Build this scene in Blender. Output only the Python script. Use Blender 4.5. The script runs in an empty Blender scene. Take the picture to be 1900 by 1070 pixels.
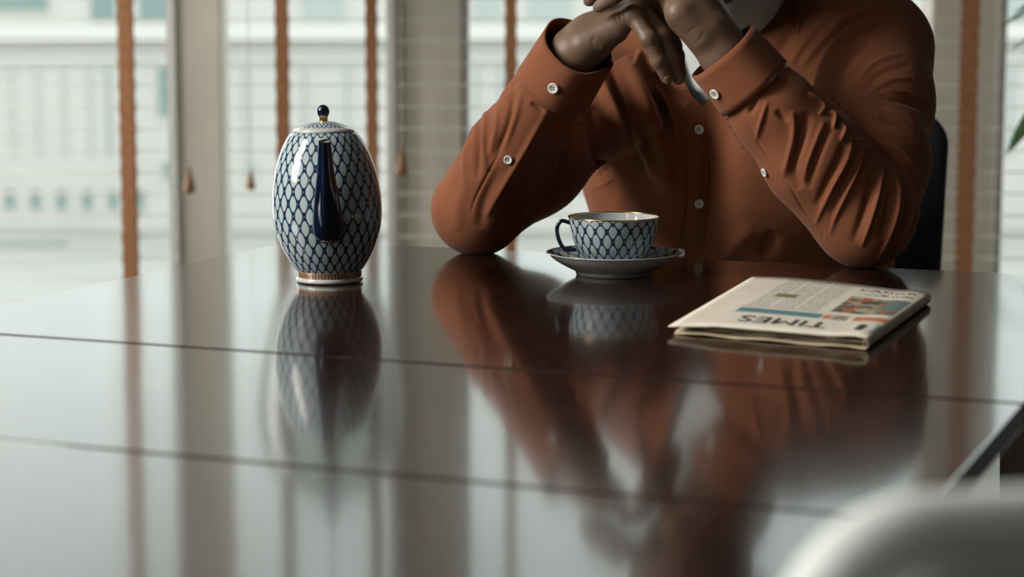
import bpy, math, random
import numpy as np
from mathutils import Vector, Matrix

random.seed(7)
SC = bpy.context.scene
COL = SC.collection

# ------------------------------------------------------------------ camera
FPX = 4000.0
CAMZ = 1.04
PITCH = math.atan(535.0 / FPX)
cam_d = bpy.data.cameras.new('camera')
cam = bpy.data.objects.new('camera', cam_d)
COL.objects.link(cam)
cam.location = (0, 0, CAMZ)
cam.rotation_euler = (math.pi / 2 - PITCH, 0, 0)
cam_d.sensor_width = 36.0
cam_d.lens = 36.0 * FPX / 1900.0
cam_d.clip_start = 0.05
cam_d.clip_end = 400
cam_d.dof.use_dof = True
cam_d.dof.focus_distance = 2.33
cam_d.dof.aperture_fstop = 5.2
SC.camera = cam

# ------------------------------------------------------------------ sky and exposure
SKY = 1.65
world = bpy.data.worlds.new('overcast_sky')
SC.world = world
world.use_nodes = True
bg = world.node_tree.nodes['Background']
bg.inputs[0].default_value = (0.91, 0.985, 0.955, 1)
bg.inputs[1].default_value = SKY
SC.view_settings.view_transform = 'Standard'
SC.view_settings.look = 'None'
SC.view_settings.gamma = 1
SC.view_settings.exposure = 0.0
SC.view_settings.use_curve_mapping = False
SC.cycles.max_bounces = 8
SC.cycles.diffuse_bounces = 1
SC.cycles.transparent_max_bounces = 24
SC.cycles.sample_clamp_indirect = 6.0

RX0, RX1, RY0, RY1, RZ1 = -1.8, 1.95, -2.2, 5.42, 3.15      # the room


def portal(name, loc, rot, sx, sy):
    l = bpy.data.lights.new(name, 'AREA')
    l.shape = 'RECTANGLE'
    l.size, l.size_y = sx, sy
    l.cycles.is_portal = True
    o = bpy.data.objects.new(name, l)
    o.location, o.rotation_euler = loc, rot
    COL.objects.link(o)



# daylight through the two windows on the left, plus an added rear lamp
def window_light(name, loc, sx, sy, energy):
    l = bpy.data.lights.new(name, 'AREA')
    l.shape = 'RECTANGLE'
    l.size, l.size_y = sx, sy
    l.energy = energy
    l.color = (1.0, 0.975, 0.92)
    o = bpy.data.objects.new(name, l)
    o.location, o.rotation_euler = loc, (0, -math.pi / 2, 0)
    COL.objects.link(o)


window_light('window_daylight_near', (RX0 - 0.02, -0.15, 2.0), 2.0, 0.7, 6.0)
window_light('window_daylight_side', (RX0 - 0.02, 1.6, 2.05), 1.7, 0.6, 80.0)
window_light('window_daylight_rear', (RX0 - 0.02, 4.98, 1.55), 2.4, 0.7, 36.0)  # added lamp that brightens the cream posts; no such window known
portal('daylight_portal_back', (0.07, RY1 + 0.12, 1.3), (-math.pi / 2, 0, 0), 3.7, 2.4)


# ------------------------------------------------------------------ projection helpers (pixel of the photo -> world point at a depth)
CP, SP = math.cos(PITCH), math.sin(PITCH)
CAM = np.array([0, 0, CAMZ])


def ray(px, py):
    rx, ry = (px - 950) / FPX, (535 - py) / FPX
    return np.array([rx, CP + ry * SP, -SP + ry * CP])


def P(px, py, Y):
    d = ray(px, py)
    return CAM + d * (Y / d[1])


def T(px, py, z=0.75):
    d = ray(px, py)
    return CAM + d * ((z - CAMZ) / d[2])


def to_px(v):
    q = v - CAM
    f = q[:, 1] * CP - q[:, 2] * SP
    u = q[:, 1] * SP + q[:, 2] * CP
    return 950 + FPX * q[:, 0] / f, 535 - FPX * u / f, f


# ------------------------------------------------------------------ material helpers
class NT:
    def __init__(self, mat):
        self.t = mat.node_tree
        self.n, self.l = self.t.nodes, self.t.links

    def node(self, typ, **kw):
        n = self.n.new(typ)
        for k, v in kw.items():
            setattr(n, k, v)
        return n

    def put(self, sock, v):
        if hasattr(v, 'is_output') or isinstance(v, bpy.types.NodeSocket):
            self.l.new(v, sock)
        else:
            sock.default_value = v

    def m(self, op, a, b=0.0, c=0.0):
        n = self.node('ShaderNodeMath', operation=op)
        self.put(n.inputs[0], a)
        self.put(n.inputs[1], b)
        self.put(n.inputs[2], c)
        return n.outputs[0]

    def ss(self, x, a, b):
        n = self.node('ShaderNodeMapRange', interpolation_type='SMOOTHSTEP')
        self.put(n.inputs[0], x)
        n.inputs[1].default_value, n.inputs[2].default_value = a, b
        return n.outputs[0]

    def mix(self, f, a, b):
        n = self.node('ShaderNodeMix', data_type='RGBA')
        self.put(n.inputs[0], f)
        for s, v in ((n.inputs[6], a), (n.inputs[7], b)):
            if isinstance(v, tuple) and len(v) == 3:
                v = v + (1,)
            self.put(s, v)
        return n.outputs[2]

    def noise(self, vec, scale, detail=3, rough=0.5):
        n = self.node('ShaderNodeTexNoise')
        if vec is not None:
            self.l.new(vec, n.inputs['Vector'])
        n.inputs['Scale'].default_value = scale
        n.inputs['Detail'].default_value = detail
        n.inputs['Roughness'].default_value = rough
        return n.outputs[0]

    def coord(self, which='Object', scale=None):
        c = self.node('ShaderNodeTexCoord').outputs[which]
        if scale:
            mp = self.node('ShaderNodeMapping')
            self.l.new(c, mp.inputs[0])
            mp.inputs['Scale'].default_value = scale
            c = mp.outputs[0]
        return c

    def bump(self, h, strength, dist):
        n = self.node('ShaderNodeBump')
        n.inputs['Strength'].default_value = strength
        n.inputs['Distance'].default_value = dist
        self.l.new(h, n.inputs['Height'])
        return n.outputs[0]


def mat(name, color=(0.8, 0.8, 0.8), rough=0.5, **kw):
    m = bpy.data.materials.new(name)
    m.use_nodes = True
    b = m.node_tree.nodes['Principled BSDF']
    b.inputs['Base Color'].default_value = (*color, 1)
    b.inputs['Roughness'].default_value = rough
    for k, v in kw.items():
        b.inputs[k.replace('_', ' ')].default_value = v
    return m


def noisy(name, c0, c1, scale, rough=0.5, stretch=None, bump=0.0, bdist=0.002, bscale=None, **kw):
    m = mat(name, c0, rough, **kw)
    nt = NT(m)
    b = nt.n['Principled BSDF']
    co = nt.coord('Object', stretch)
    f = nt.noise(co, scale, 4)
    nt.l.new(nt.mix(nt.ss(f, 0.3, 0.7), c0, c1), b.inputs['Base Color'])
    if bump:
        nt.l.new(nt.bump(nt.noise(co, bscale or scale * 4, 2), bump, bdist), b.inputs['Normal'])
    return m


def glass_mat(name, tint, gloss=0.06):
    m = bpy.data.materials.new(name)
    m.use_nodes = True
    nt = NT(m)
    nt.n.remove(nt.n['Principled BSDF'])
    out = nt.n['Material Output']
    tr = nt.node('ShaderNodeBsdfTransparent')
    tr.inputs[0].default_value = (*tint, 1)
    gl = nt.node('ShaderNodeBsdfGlossy')
    gl.inputs['Roughness'].default_value = 0.02
    lw = nt.node('ShaderNodeFresnel')
    lw.inputs[0].default_value = 1.45
    mx = nt.node('ShaderNodeMixShader')
    nt.l.new(nt.m('MULTIPLY', lw.outputs[0], gloss * 10), mx.inputs[0])
    nt.l.new(tr.outputs[0], mx.inputs[1])
    nt.l.new(gl.outputs[0], mx.inputs[2])
    nt.l.new(mx.outputs[0], out.inputs[0])
    return m


# ------------------------------------------------------------------ mesh helpers
def mesh_obj(name, verts, faces, material=None, parent=None, smooth=False, uv=None, mats=None, mi=None):
    me = bpy.data.meshes.new(name)
    me.from_pydata([tuple(map(float, v)) for v in verts], [], faces)
    if uv is not None:
        ul = me.uv_layers.new(name='UVMap')
        li = np.empty(len(me.loops), dtype=np.int32)
        me.loops.foreach_get('vertex_index', li)
        ul.data.foreach_set('uv', np.asarray(uv, dtype=np.float32)[li].ravel())
    for mm in (mats or ([material] if material else [])):
        me.materials.append(mm)
    if mi is not None:
        me.polygons.foreach_set('material_index', np.asarray(mi, dtype=np.int32))
    if smooth:
        me.polygons.foreach_set('use_smooth', [True] * len(me.polygons))
    me.update()
    return link(name, me, parent)


def link(name, me, parent=None):
    o = bpy.data.objects.new(name, me)
    COL.objects.link(o)
    if parent is not None:
        o.parent = parent
    return o


def tag(o, label, cat, group=None):
    o['label'], o['category'] = label, cat
    if group:
        o['group'] = group
    return o


def struct(o):
    o['kind'] = 'structure'
    return o


def empty(name, loc=(0, 0, 0), rz=0.0):
    o = bpy.data.objects.new(name, None)
    COL.objects.link(o)
    o.location = loc
    o.rotation_euler = (0, 0, rz)
    o.empty_display_size = 0.05
    return o


class MB:
    """collects simple solids into one mesh"""
    def __init__(self):
        self.v, self.f = [], []

    def add(self, v, f):
        k = len(self.v)
        self.v += [tuple(map(float, p)) for p in v]
        self.f += [tuple(i + k for i in q) for q in f]
        return self

    def box(self, x0, x1, y0, y1, z0, z1):
        v = [(x, y, z) for z in (z0, z1) for y in (y0, y1) for x in (x0, x1)]
        return self.add(v, [(0, 2, 3, 1), (4, 5, 7, 6), (0, 1, 5, 4), (2, 6, 7, 3), (0, 4, 6, 2), (1, 3, 7, 5)])

    def prism(self, poly, z0, z1):
        n = len(poly)
        v = [(x, y, z0) for x, y in poly] + [(x, y, z1) for x, y in poly]
        f = [tuple(range(n))[::-1], tuple(range(n, 2 * n))]
        f += [(i, (i + 1) % n, n + (i + 1) % n, n + i) for i in range(n)]
        return self.add(v, f)

    def tube(self, pts, rad, seg=10, cap=True, squash=None):
        pts = [np.array(p, float) for p in pts]
        n = len(pts)
        if not hasattr(rad, '__len__'):
            rad = [rad] * n
        tang = [pts[min(i + 1, n - 1)] - pts[max(i - 1, 0)] for i in range(n)]
        ref = np.array([0.0, 0, 1])
        if abs(np.dot(tang[0] / np.linalg.norm(tang[0]), ref)) > 0.9:
            ref = np.array([1.0, 0, 0])
        v, f = [], []
        prev = None
        for i in range(n):
            t = tang[i] / np.linalg.norm(tang[i])
            a = (ref if prev is None else prev)
            a = a - t * np.dot(a, t)
            a /= np.linalg.norm(a)
            prev = a
            b = np.cross(t, a)
            for k in range(seg):
                th = 2 * math.pi * k / seg
                s = squash if squash else 1.0
                v.append(pts[i] + rad[i] * (math.cos(th) * a + s * math.sin(th) * b))
        for i in range(n - 1):
            for k in range(seg):
                k2 = (k + 1) % seg
                f.append((i * seg + k, i * seg + k2, (i + 1) * seg + k2, (i + 1) * seg + k))
        if cap:
            f.append(tuple(range(seg))[::-1])
            f.append(tuple((n - 1) * seg + k for k in range(seg)))
        return self.add(v, f)

    def build(self, name, material, parent=None, smooth=False, bevel=0.0, seg=2):
        o = mesh_obj(name, self.v, self.f, material, parent, smooth)
        if bevel:
            md = o.modifiers.new('bevel', 'BEVEL')
            md.width, md.segments, md.limit_method = bevel, seg, 'ANGLE'
            md.harden_normals = False
        return o


def lathe(name, prof, seg=64, mats=None, mi=None, parent=None, vpar=None, shear=0.0, cap=False):
    """prof: (r, z) list; vpar: per-profile-point v coordinate; mi: material per profile segment"""
    n = len(prof)
    v, uv, f, fm = [], [], [], []
    for j in range(seg + 1):
        th = 2 * math.pi * j / seg
        for i, (r, z) in enumerate(prof):
            v.append((r * math.cos(th) + shear * z, r * math.sin(th), z))
            uv.append((j / seg, vpar[i] if vpar is not None else i / (n - 1)))
    for j in range(seg):
        for i in range(n - 1):
            f.append((j * n + i, (j + 1) * n + i, (j + 1) * n + i + 1, j * n + i + 1))
            fm.append(mi[i] if mi else 0)
    return mesh_obj(name, v, f, None, parent, True, uv, mats, fm)


def spline(pts, k):
    """Catmull-Rom through points, k samples a span"""
    p = np.array(pts, float)
    q = np.vstack([2 * p[0] - p[1], p, 2 * p[-1] - p[-2]])
    out = []
    for i in range(1, len(q) - 2):
        for s in range(k):
            t = s / k
            a, b, c, d = q[i - 1], q[i], q[i + 1], q[i + 2]
            out.append(0.5 * ((2 * b) + (c - a) * t + (2 * a - 5 * b + 4 * c - d) * t * t + (3 * b - 3 * c + d - a) * t ** 3))
    out.append(p[-1])
    return np.array(out)


# ------------------------------------------------------------------ signed-distance modelling (smooth unions of tapered limbs -> one surface)
class Field:
    def __init__(self, lo, hi, h):
        self.h = h
        self.lo = np.array(lo, float)
        self.n = np.ceil((np.array(hi) - self.lo) / h).astype(int) + 1
        self.F = np.full(self.n, 0.2, dtype=np.float32)

    def _win(self, lo, hi):
        a = np.clip(np.floor((np.array(lo) - self.lo) / self.h).astype(int), 0, self.n)
        b = np.clip(np.ceil((np.array(hi) - self.lo) / self.h).astype(int) + 1, 0, self.n)
        if np.any(b <= a):
            return None, None
        ax = [(self.lo[i] + self.h * np.arange(a[i], b[i])).astype(np.float32) for i in range(3)]
        return tuple(slice(a[i], b[i]) for i in range(3)), np.meshgrid(*ax, indexing='ij', sparse=True)

    def _merge(self, s, d, k, sub=False):
        A = self.F[s]
        if sub:
            A, d = -A, d
        if k > 0:
            hh = np.maximum(k - np.abs(A - d), 0) / k
            r = np.minimum(A, d) - hh * hh * k * 0.25
        else:
            r = np.minimum(A, d)
        self.F[s] = -r if sub else r

    def cone(self, p0, p1, r0, r1, k=0.02, flat=None, sub=False):
        p0, p1 = np.array(p0, float), np.array(p1, float)
        r0, r1 = float(r0), float(r1)
        m = max(r0, r1) + 2 * k + 0.03
        s, g = self._win(np.minimum(p0, p1) - m, np.maximum(p0, p1) + m)
        if s is None:
            return self
        x, y, z = g
        d = p1 - p0
        qx, qy, qz = x - float(p0[0]), y - float(p0[1]), z - float(p0[2])
        d = d.astype(np.float32)
        if flat is not None:
            nv, sc = np.array(flat[0], np.float32), np.float32(flat[1])
            nv = (nv / np.linalg.norm(nv)).astype(np.float32)
            q = (qx * nv[0] + qy * nv[1] + qz * nv[2]) * (sc - 1)
            qx, qy, qz = qx + q * nv[0], qy + q * nv[1], qz + q * nv[2]
            d = d + nv * np.dot(d, nv) * (sc - 1)
        d = [float(u) for u in d]
        L = max(d[0] ** 2 + d[1] ** 2 + d[2] ** 2, 1e-9)
        t = np.clip((qx * d[0] + qy * d[1] + qz * d[2]) / L, 0, 1)
        dist = np.sqrt((qx - t * d[0]) ** 2 + (qy - t * d[1]) ** 2 + (qz - t * d[2]) ** 2) - (r0 + (r1 - r0) * t)
        if flat is not None:
            dist = dist / float(0.5 + 0.5 * flat[1])
        del qx, qy, qz, t
        self._merge(s, dist, k, sub)
        return self

    def chain(self, pts, rads, k=0.01, flat=None):
        for i in range(len(pts) - 1):
            self.cone(pts[i], pts[i + 1], rads[i], rads[i + 1], k, flat)
        return self

    def ell(self, c, axes, rad, k=0.01, sub=False):
        """axes: 3x3 rows; rad: 3 radii"""
        c, axes, rad = np.array(c, float), np.array(axes, float), np.array(rad, float)
        m = float(rad.max()) + 2 * k + 0.02
        s, g = self._win(c - m, c + m)
        if s is None:
            return self
        q = [g[i] - float(c[i]) for i in range(3)]
        l = [(q[0] * float(a[0]) + q[1] * float(a[1]) + q[2] * float(a[2])) for a in axes]
        rad = [float(u) for u in rad]
        k0 = np.sqrt(sum((l[i] / rad[i]) ** 2 for i in range(3)))
        k1 = np.sqrt(sum((l[i] / rad[i] ** 2) ** 2 for i in range(3))) + 1e-6
        self._merge(s, (k0 * (k0 - 1) / k1).astype(np.float32), k, sub)
        return self

    def surface(self):
        """naive surface nets"""
        F, h = self.F, self.h
        S = F < 0
        n = F.shape
        c = [S[i:n[0] - 1 + i, j:n[1] - 1 + j, k:n[2] - 1 + k] for i in (0, 1) for j in (0, 1) for k in (0, 1)]
        cnt = np.zeros(c[0].shape, np.int8)
        for a in c:
            cnt += a
        act = (cnt > 0) & (cnt < 8)
        idx = np.argwhere(act)
        ids = np.full(act.shape, -1, np.int32)
        ids[act] = np.arange(len(idx))
        pos = np.zeros((len(idx), 3))
        num = np.zeros(len(idx))
        corners = [(i, j, k) for i in (0, 1) for j in (0, 1) for k in (0, 1)]
        vals = {o: F[idx[:, 0] + o[0], idx[:, 1] + o[1], idx[:, 2] + o[2]] for o in corners}
        for a in corners:
            for ax in range(3):
                if a[ax] == 0:
                    b = list(a)
                    b[ax] = 1
                    b = tuple(b)
                    va, vb = vals[a], vals[b]
                    cr = (va < 0) != (vb < 0)
                    t = np.where(cr, va / np.where(cr, va - vb, 1), 0)
                    for q in range(3):
                        pos[:, q] += (a[q] + (t if q == ax else 0)) * cr
                    num += cr
        V = self.lo + (idx + pos / num[:, None]) * h
        quads = []
        for ax in range(3):
            sl0 = [slice(1, -1)] * 3
            sl1 = [slice(1, -1)] * 3
            sl0[ax], sl1[ax] = slice(0, -1), slice(1, None)
            A, B = S[tuple(sl0)], S[tuple(sl1)]
            e = np.argwhere(A != B)
            if not len(e):
                continue
            flip = A[e[:, 0], e[:, 1], e[:, 2]]
            base = e.copy()
            o1, o2 = [(1, 2), (2, 0), (0, 1)][ax]
            base[:, o1] += 1
            base[:, o2] += 1
            def g(d1, d2):
                q = base.copy()
                q[:, o1] -= d1
                q[:, o2] -= d2
                return ids[q[:, 0], q[:, 1], q[:, 2]]
            Q = np.stack([g(0, 0), g(1, 0), g(1, 1), g(0, 1)], 1)
            Q[~flip] = Q[~flip][:, ::-1]
            quads.append(Q)
        Q = np.vstack(quads)
        Q = Q[(Q >= 0).all(1)]
        return V, Q


import gc


def refine(V, Q, sel):
    """split the selected quads into four"""
    A, B = Q[sel], Q[~sel]
    e = np.stack([A, np.roll(A, -1, 1)], 2)
    e.sort(2)
    key = e[..., 0].astype(np.int64) * len(V) + e[..., 1]
    u, inv = np.unique(key.ravel(), return_inverse=True)
    inv = inv.reshape(key.shape) + len(V)
    mid = 0.5 * (V[u // len(V)] + V[u % len(V)])
    cen = V[A].mean(1)
    ci = np.arange(len(A)) + len(V) + len(u)
    new = [np.stack([A[:, k], inv[:, k], ci, inv[:, k - 1]], 1) for k in range(4)]
    cnt = np.bincount(inv.ravel() - len(V), minlength=len(u))
    one = np.where(cnt == 1)[0]
    hang = (one + len(V), u[one] // len(V), u[one] % len(V))
    return np.vstack([V, mid, cen]), np.vstack([B] + new), hang


def vnormals(V, Q):
    n = np.cross(V[Q[:, 2]] - V[Q[:, 0]], V[Q[:, 3]] - V[Q[:, 1]])
    N = np.zeros_like(V)
    for k in range(4):
        for a in range(3):
            N[:, a] += np.bincount(Q[:, k], n[:, a], len(V))
    return N / (np.linalg.norm(N, axis=1)[:, None] + 1e-12)


def relax(V, Q, it=2, w=0.5):
    """light Laplacian smoothing"""
    e = np.vstack([Q[:, [0, 1]], Q[:, [1, 2]], Q[:, [2, 3]], Q[:, [3, 0]]])
    e = np.vstack([e, e[:, ::-1]])
    deg = np.bincount(e[:, 0], minlength=len(V))[:, None].clip(1)
    for _ in range(it):
        A = np.stack([np.bincount(e[:, 0], V[e[:, 1], a], len(V)) for a in range(3)], 1) / deg
        V = V + w * (A - V)
    return V


def quad_mesh(name, V, Q, material, parent=None):
    me = bpy.data.meshes.new(name)
    me.vertices.add(len(V))
    me.vertices.foreach_set('co', np.ascontiguousarray(V, dtype=np.float32).ravel())
    me.loops.add(len(Q) * 4)
    me.loops.foreach_set('vertex_index', np.ascontiguousarray(Q, dtype=np.int32).ravel())
    me.polygons.add(len(Q))
    me.polygons.foreach_set('loop_start', np.arange(0, len(Q) * 4, 4, dtype=np.int32))
    me.update(calc_edges=True)
    me.validate()
    me.materials.append(material)
    me.polygons.foreach_set('use_smooth', [True] * len(me.polygons))
    return link(name, me, parent)


def front_mask(V, N, tol=0.035, cell=7):
    """vertices on the side of a garment that the photograph documents (nearest layer, facing the room)"""
    x, y, d = to_px(V)
    ix, iy = (x // cell).astype(int), (y // cell).astype(int)
    key = (ix - ix.min()) * 4000 + (iy - iy.min())
    best = np.full(key.max() + 1, 1e9)
    np.minimum.at(best, key, d)
    view = CAM - V
    view /= np.linalg.norm(view, axis=1)[:, None]
    return (d < best[key] + tol) & ((N * view).sum(1) > -0.15), x, y


def seg_dist(x, y, pts):
    """distance to a polyline and the parameter (0..1) along it"""
    best = np.full(len(x), 1e9)
    par = np.zeros(len(x))
    L = [math.hypot(pts[i + 1][0] - pts[i][0], pts[i + 1][1] - pts[i][1]) for i in range(len(pts) - 1)]
    tot, acc = sum(L), 0
    for i in range(len(pts) - 1):
        ax, ay = pts[i]
        dx, dy = pts[i + 1][0] - ax, pts[i + 1][1] - ay
        t = np.clip(((x - ax) * dx + (y - ay) * dy) / (L[i] ** 2 + 1e-9), 0, 1)
        d = np.hypot(x - ax - t * dx, y - ay - t * dy)
        s = d < best
        best[s] = d[s]
        par[s] = (acc + t[s] * L[i]) / tot
        acc += L[i]
    return best, par


def creases(V, Q, strokes, ymin=-9.0):
    """raise ridges / press valleys into the cloth along creases"""
    N = vnormals(V, Q)
    fm, x, y = front_mask(V, N)
    fm &= V[:, 1] > ymin
    disp = np.zeros(len(V))
    for pts, w, amp in strokes:
        pts = [tuple(p) for p in spline(pts, 4)] if len(pts) > 2 else pts
        xs, ys = [p[0] for p in pts], [p[1] for p in pts]
        m = fm & (x > min(xs) - 3 * w) & (x < max(xs) + 3 * w) & (y > min(ys) - 3 * w) & (y < max(ys) + 3 * w)
        if not m.any():
            continue
        d, t = seg_dist(x[m], y[m], pts)
        taper = np.sin(np.pi * np.clip(t, 0, 1)) ** 0.6
        disp[m] += amp * 0.001 * np.exp(-(d / w) ** 2) * taper
    return V + N * disp[:, None]


# ------------------------------------------------------------------ materials
M = {}
M['frame'] = noisy('cream_painted_frame', (0.66, 0.615, 0.53), (0.72, 0.67, 0.58), 6, 0.5)
M['frame_white'] = mat('white_frame', (0.72, 0.72, 0.68), 0.4)
M['plaster'] = noisy('dim_plaster', (0.055, 0.055, 0.055), (0.075, 0.073, 0.07), 3, 0.8)
M['ceiling'] = mat('ceiling_paint', (0.10, 0.105, 0.10), 0.8)
M['floor'] = noisy('grey_floor', (0.42, 0.44, 0.385), (0.50, 0.52, 0.46), 5, 0.4)
M['pane'] = glass_mat('window_glass', (0.97, 0.985, 0.98), 0.012)
M['slat'] = noisy('pale_wood_slat', (0.66, 0.62, 0.54), (0.74, 0.70, 0.62), 3, 0.5, stretch=(1, 12, 12))
M['tape'] = noisy('brown_ladder_tape', (0.36, 0.15, 0.065), (0.46, 0.205, 0.10), 90, 0.85, bump=0.3, bdist=0.001, bscale=400)
M['cord'] = mat('blind_cord', (0.55, 0.50, 0.42), 0.8)
M['tassel'] = noisy('tassel_wood', (0.20, 0.085, 0.035), (0.28, 0.13, 0.05), 40, 0.4)
M['facade'] = noisy('white_stucco', (0.69, 0.66, 0.635), (0.73, 0.695, 0.67), 0.3, 0.9)
M['ledge'] = mat('white_ledge', (0.84, 0.81, 0.785), 0.8)
M['farglass'] = mat('far_window_glass', (0.27, 0.36, 0.355), 0.25)  # greyed to a mid tone, glare put into the colour
M['farglass_pale'] = mat('pale_window_glass', (0.50, 0.56, 0.55), 0.3)  # paled further to stand in for glare over the far windows
M['snow'] = noisy('pale_ground', (0.50, 0.49, 0.47), (0.56, 0.55, 0.53), 0.2, 0.95)
M['kerb'] = mat('grey_kerb', (0.42, 0.45, 0.44), 0.8)

# table lacquer
m = mat('dark_lacquered_wood', (0.03, 0.015, 0.011), 0.13)
nt = NT(m)
b = nt.n['Principled BSDF']
co = nt.coord('Object', (14, 1.2, 1))
grain = nt.noise(co, 9, 5, 0.6)
nt.l.new(nt.mix(nt.ss(grain, 0.3, 0.75), (0.013, 0.006, 0.005), (0.040, 0.017, 0.012)), b.inputs['Base Color'])
sm = nt.noise(nt.coord('Object'), 5, 4, 0.6)
r_ = nt.node('ShaderNodeMapRange')
nt.l.new(sm, r_.inputs[0])
r_.inputs[3].default_value, r_.inputs[4].default_value = 0.10, 0.17
nt.l.new(r_.outputs[0], b.inputs['Roughness'])
b.inputs['IOR'].default_value = 1.35
b.inputs['Specular IOR Level'].default_value = 0.25
b.inputs['Coat Weight'].default_value = 0.78
b.inputs['Coat IOR'].default_value = 1.34
b.inputs['Coat Roughness'].default_value = 0.075
fine = nt.noise(nt.coord('Object', (60, 8, 1)), 22, 3, 0.6)
spk = nt.noise(nt.coord('Object'), 420, 2, 0.5)
hh = nt.m('ADD', nt.m('MULTIPLY', fine, 0.6), nt.m('MULTIPLY', nt.ss(spk, 0.68, 0.8), 0.8))
bn = nt.bump(hh, 0.10, 0.0006)
nt.l.new(bn, b.inputs['Normal'])
wav = nt.bump(nt.noise(nt.coord('Object'), 4, 1, 0.4), 0.25, 0.0016)
nt.l.new(wav, b.inputs['Coat Normal'])
M['table'] = m


def net_material(name, N, V, t=0.48):
    """cobalt net with gold stars at the knots, over white porcelain; uv.x once round, uv.y counted in rows"""
    m = mat(name, (0.8, 0.8, 0.8), 0.08)
    nt = NT(m)
    b = nt.n['Principled BSDF']
    sp = nt.node('ShaderNodeSeparateXYZ')
    nt.l.new(nt.coord('UV'), sp.inputs[0])
    cu = nt.m('COSINE', nt.m('MULTIPLY', sp.outputs[0], 2 * math.pi * N))
    cv = nt.m('COSINE', nt.m('MULTIPLY', sp.outputs[1], 2 * math.pi * V))
    g = nt.m('ABSOLUTE', nt.m('ADD', cu, cv))
    node = nt.ss(nt.m('MULTIPLY', nt.m('MULTIPLY', cu, cv), -1.0), 0.35, 1.0)
    gq = nt.m('SUBTRACT', g, nt.m('MULTIPLY', node, 0.42))
    blue = nt.m('SUBTRACT', 1.0, nt.ss(gq, t - 0.12, t + 0.14))
    gold = nt.ss(nt.m('MULTIPLY', nt.m('MULTIPLY', cu, cv), -1.0), 0.955, 0.985)
    c = nt.mix(blue, (0.43, 0.49, 0.50), (0.007, 0.032, 0.075))
    c = nt.mix(gold, c, (0.75, 0.52, 0.20))
    nt.l.new(c, b.inputs['Base Color'])
    nt.l.new(nt.m('MULTIPLY', gold, 0.9), b.inputs['Metallic'])
    nt.l.new(nt.m('ADD', nt.m('MULTIPLY', gold, 0.12), 0.11), b.inputs['Roughness'])
    b.inputs['Specular IOR Level'].default_value = 0.4
    return m


M['net_pot'] = net_material('cobalt_net_teapot', 28, 1.0)
M['net_cup'] = net_material('cobalt_net_cup', 23, 1.0, 0.40)
M['net_saucer'] = net_material('cobalt_net_saucer', 22, 1.0, 0.42)
M['porcelain'] = mat('white_porcelain', (0.56, 0.57, 0.55), 0.1, Coat_Weight=0.5)
M['cobalt'] = noisy('cobalt_glaze', (0.002, 0.005, 0.018), (0.004, 0.011, 0.036), 25, 0.07, Coat_Weight=0.6)
M['gold'] = mat('gilding', (0.80, 0.55, 0.26), 0.22, Metallic=1.0)
m = mat('gilded_dot_band', (0.7, 0.45, 0.3), 0.25)
nt = NT(m)
b = nt.n['Principled BSDF']
sp = nt.node('ShaderNodeSeparateXYZ')
nt.l.new(nt.coord('UV'), sp.inputs[0])
dots = nt.m('MULTIPLY', nt.m('COSINE', nt.m('MULTIPLY', sp.outputs[0], 2 * math.pi * 62)), nt.m('SINE', nt.m('MULTIPLY', sp.outputs[1], math.pi)))
dk = nt.ss(dots, 0.25, 0.6)
nt.l.new(nt.mix(dk, (0.50, 0.31, 0.20), (0.04, 0.018, 0.012)), b.inputs['Base Color'])
nt.l.new(nt.m('SUBTRACT', 0.45, nt.m('MULTIPLY', dk, 0.45)), b.inputs['Metallic'])
M['dots'] = m

M['paper'] = noisy('newsprint', (0.56, 0.50, 0.40), (0.62, 0.56, 0.46), 12, 0.9)
M['paper_edge'] = noisy('aged_newsprint', (0.48, 0.36, 0.22), (0.66, 0.54, 0.37), 60, 0.95)
M['ink'] = mat('newspaper_ink', (0.03, 0.032, 0.03), 0.9)
M['ink_blue'] = mat('blue_ink', (0.05, 0.22, 0.30), 0.9)

M['chair_dark'] = noisy('charcoal_upholstery', (0.010, 0.013, 0.015), (0.018, 0.022, 0.024), 120, 0.85, bump=0.3, bdist=0.001, bscale=500)
M['wood_dark'] = noisy('dark_chair_wood', (0.03, 0.016, 0.01), (0.06, 0.03, 0.018), 8, 0.35, stretch=(12, 12, 1))
M['chair_pale'] = noisy('pale_grey_upholstery', (0.48, 0.50, 0.45), (0.54, 0.56, 0.51), 90, 0.8, bump=0.3, bdist=0.001, bscale=500)
M['chair_trim'] = mat('white_piping', (0.90, 0.92, 0.89), 0.6)  # white stands in for light on the chair's top edge
M['metal'] = mat('dark_metal', (0.05, 0.05, 0.05), 0.4, Metallic=0.8)
M['smoke'] = glass_mat('smoky_lamp_glass', (0.80, 0.815, 0.80), 0.05)
M['bulb'] = mat('frosted_bulb', (0.75, 0.75, 0.72), 0.3)
M['leaf'] = noisy('plant_leaf', (0.035, 0.085, 0.03), (0.07, 0.14, 0.05), 30, 0.35)
M['pot'] = noisy('clay_pot', (0.30, 0.29, 0.27), (0.36, 0.35, 0.33), 10, 0.6)
M['soil'] = noisy('potting_soil', (0.03, 0.02, 0.015), (0.06, 0.045, 0.03), 80, 1.0)

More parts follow.
